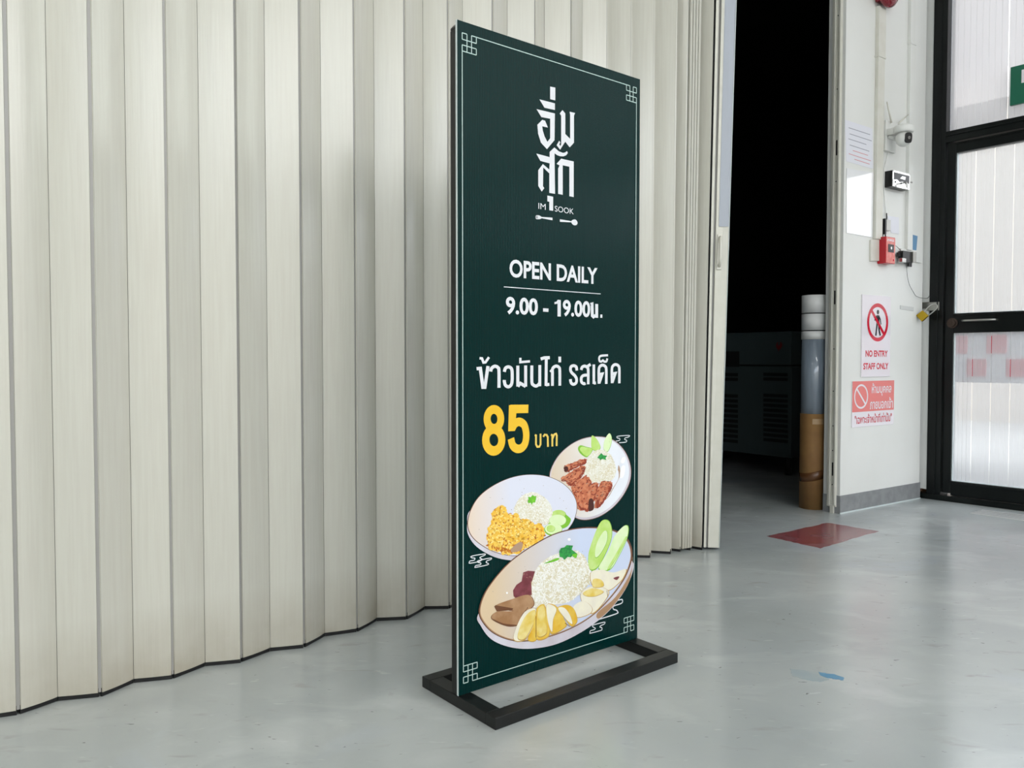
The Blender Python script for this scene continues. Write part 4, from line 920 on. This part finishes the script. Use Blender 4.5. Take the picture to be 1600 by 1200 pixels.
# ------------------------------------------------------------------ floor markings
def flat(name, pts, m, label, cat, h=.0008, smooth=False):
    q = smooth_loop(pts, 4) if smooth else pts
    mb = MB(); mb.prismz([(p[0], p[1]) for p in q], .0001, h); o = mb.build(name, m); return tag(o, label, cat)
jag = []
cs = [(1198, 838), (1293, 817), (1372, 830), (1283, 857)]; rj = random.Random(5)
for i in range(4):
    a, b = cs[i], cs[(i + 1) % 4]
    for k in range(14):
        t = k / 14; p = floor_pt(a[0] + (b[0] - a[0]) * t, a[1] + (b[1] - a[1]) * t); jag.append((p.x + rj.uniform(-.004, .004), p.y + rj.uniform(-.004, .004)))
flat('floor_marking', jag, 'redpaint', 'worn red painted square on the floor in front of the dark opening', 'floor marking')
o = empty('paint_stain', label='small blue paint stain on the grey floor right of the stand', cat='stain')
M['palestain'] = mat('pale_blue_scuff', '#9fabae', rough=.18, col2='#a9b0b0', scale=16)
def jflat(name, pts, m, h):
    q = []; rj = random.Random(9)
    for i in range(len(pts)):
        a, b = pts[i], pts[(i + 1) % len(pts)]
        for k in range(4):
            t = k / 4; p = floor_pt(a[0] + (b[0] - a[0]) * t + rj.uniform(-.8, .8), a[1] + (b[1] - a[1]) * t + rj.uniform(-.5, .5)); q.append((p.x, p.y))
    mb = MB(); mb.prismz(q, .0001, h); mb.build(name, m, o)
jflat('pale_smear', [(1234, 1045), (1260, 1048), (1284, 1051), (1292, 1056), (1296, 1062), (1282, 1066), (1266, 1064), (1250, 1060), (1238, 1056)], 'palestain', .0006)
jflat('blue_streak', [(1279, 1050), (1292, 1053), (1304, 1054), (1319, 1059), (1318, 1063), (1302, 1061), (1290, 1059), (1281, 1055)], 'bluepaint', .001)
o = empty('floor_label', label='pale striped floor label in front of the black glazed door', cat='floor marking')
cs = [floor_pt(*p) for p in ((1514, 802), (1535, 796.5), (1640, 809), (1640, 820))]
mb = MB(); mb.prismz([(p.x, p.y) for p in cs], .0001, .0008); mb.build('label_base', 'palemark', o)
for k in (1, 2, 3):
    a = cs[0].lerp(cs[1], k / 4); b = cs[3].lerp(cs[2], k / 4); dn = (cs[1] - cs[0]).normalized() * .006
    mb = MB(); mb.prismz([(a.x, a.y), (b.x, b.y), (b.x + dn.x, b.y + dn.y), (a.x + dn.x, a.y + dn.y)], .0009, .0014); mb.build('label_stripe', 'base', o)

# ------------------------------------------------------------------ storeroom
o = empty('wrapped_vinyl_roll', (1.690, 4.428, 0), 0, 'tall upright roll, brown cardboard below and white vinyl above, by the pier', 'roll')
def cyl(r, z0, z1, n=32, wob=0): 
    return [[((r + wob * math.sin(5 * t)) * math.cos(t), (r + wob * math.sin(5 * t)) * math.sin(t), z) for t in [2 * PI * k / n for k in range(n)]] for z in (z0, z1)]
mb = MB(); mb.loft(cyl(.070, 0, .532, wob=.0008)); mb.build('cardboard_wrap', 'cardboard', o)
mb = MB(); mb.loft(cyl(.068, .532, .945, wob=.0006)); mb.build('plastic_film', 'film', o)
for a, b in ((.945, .990), (.996, 1.086), (1.092, 1.19)):
    mb = MB(); mb.loft(cyl(.069, a, b)); mb.build('vinyl_layer', 'rollwhite', o)
mb = MB(); mb.loft(cyl(.0655, .945, 1.188)); mb.build('roll_core', 'rubber', o)
mb = MB(); n = 32; rg = lambda z0, sl: [(.0712 * math.cos(t), .0712 * math.sin(t), z0 + sl * math.cos(t)) for t in [2 * PI * k / n for k in range(n)]]
mb.loft([rg(.165, .016), rg(.215, .018)]); mb.build('brown_tape', 'tape', o)
mb = MB(); K = 8; mb.loft([[(.0715 * math.cos(t), .0715 * math.sin(t), z) for t in [(-2.0 + .9 * k / K) for k in range(K + 1)]] for z in (.475, .505)], closed=False, caps=False); mb.build('pale_tape', 'tape2', o)

FZ = Plane(1.98, 5.6, -53.0)
def fz(px, py, off=0): return FZ.uv(px, py, off)
o = empty('cooling_unit', FZ.o, FZ.a, 'large grey louvred machine cabinet standing in the dark storeroom', 'machine')
zt_ = fz(1237, 517.5)[1]; zm = fz(1237, 570)[1]; zb2 = fz(1236, 716)[1]; wl = -1.0
mb = MB(); mb.box(wl, 0, 0, .55, zb2, zm - .012); mb.build('cabinet_body', 'freezer', o, bevel=.004)
mb = MB(); mb.box(wl, 0, -.012, .55, zm, zt_); mb.build('top_housing', 'freezer', o, bevel=.004)
mb = MB(); mb.box(wl + .02, -.02, .02, .53, zm - .012, zm); mb.build('shadow_gap', 'rubber', o)
def slots(xa, xb, ys):
    for ya, yb in ys:
        a = fz(xa, ya)[0]; b = fz(xb, yb)[0]; z1_ = fz(xb, ya)[1]; z0_ = fz(xb, yb)[1]
        mb = MB(); mb.box(a, b, -.0025, .0005, z0_, z1_); mb.build('louvre_slot', 'rubber', o)
ys = [(583, 588), (590.5, 595.5)] + [(616.5 + 7.9 * k, 621.5 + 7.9 * k) for k in range(10)]
slots(1193, 1231, ys); slots(1128, 1153, ys)
ua_, ub_ = fz(1130, 560, -.012)[0], fz(1155, 560, -.012)[0]; z0_, z1_ = fz(1150, 573, -.012)[1], fz(1150, 549, -.012)[1]
mb = MB(); mb.box(ua_ - .2, ub_, -.0145, -.0119, z0_, z1_); mb.build('fan_grille', 'rubber', o)
cu, cz_ = fz(1217, 541.5, -.012)
mb = MB(); q = .045
mb.face([(cu + a * q, -.0132, cz_ + b_ * q) for a, b_ in smooth_loop([(-.5,.2),(-.35,.62),(-.1,.7),(-.18,.35),(-.02,.15),(.2,.35),(.25,.7),(.55,.55),(.6,.1),(.35,-.35),(.1,-.5),(-.02,-.8),(-.15,-.5),(-.4,-.25)], 3)])
M['emblem'] = mat('dark_red_emblem', '#701018', rough=.4); mb.build('emblem', 'emblem', o)
for a in (wl + .06, -.06):
    for b_ in (.06, .49):
        mb = MB(); mb.tube([(a, b_, 0), (a, b_, zb2)], .022, n=10); mb.build('foot', 'rubber', o)

nb = MB(); pa = back_l + FR * 6 - TRK * 8
nb.box(0, 26, 0, .3, -.13, 4.2); nbo = nb.build('wall_opposite', 'facade_out', kind='structure'); nbo.location = (pa.x, pa.y, 0); nbo.rotation_euler = (0, 0, math.atan2(TRK.y, TRK.x))
nb = MB(); pa = DOOR.w(-14, 8.5); nb.box(0, 14.6, 0, .3, -.13, 4.8); nb.box(14.6, 32, 0, .3, -.13, 2.9); nbo = nb.build('wall_across_yard', 'facade_yard', kind='structure'); nbo.location = (pa.x, pa.y, 0); nbo.rotation_euler = (0, 0, DOOR.a)
# ------------------------------------------------------------------ outside, beyond the glazed front
def barrier(k, label):
    p = DOOR.w(-1.25 + k * 2.05, 2.6); o = empty('road_barrier', (p.x, p.y, -.13), DOOR.a, label, 'barrier', 'road barriers beyond the milky glazing')
    mb = MB(); mb.box(0, 1.95, -.03, .03, .76, 1.22); mb.build('barrier_board', 'barrier_white', o, bevel=.01)
    for row in (0, 1):
        for c in range(6):
            xa = .05 + c * .31 + (0 if row else .155)
            if xa + .15 < 1.95:
                q = MB(); q.box(xa, xa + .155, -.036, -.03, .815 + .2 * row, .965 + .2 * row); q.build('red_block', 'barrier_red', o)
    for x in (.25, 1.7):
        q = MB(); q.box(x - .03, x + .03, -.02, .02, .04, .72); q.build('post', 'barrier_white', o)
        q = MB(); q.box(x - .06, x + .06, -.3, .3, 0, .05); q.build('foot', 'barrier_white', o, bevel=.008)
for k, w in enumerate(('first', 'second', 'third', 'fourth')):
    barrier(k, 'red and white checked road barrier outside, %s from the far end' % w)
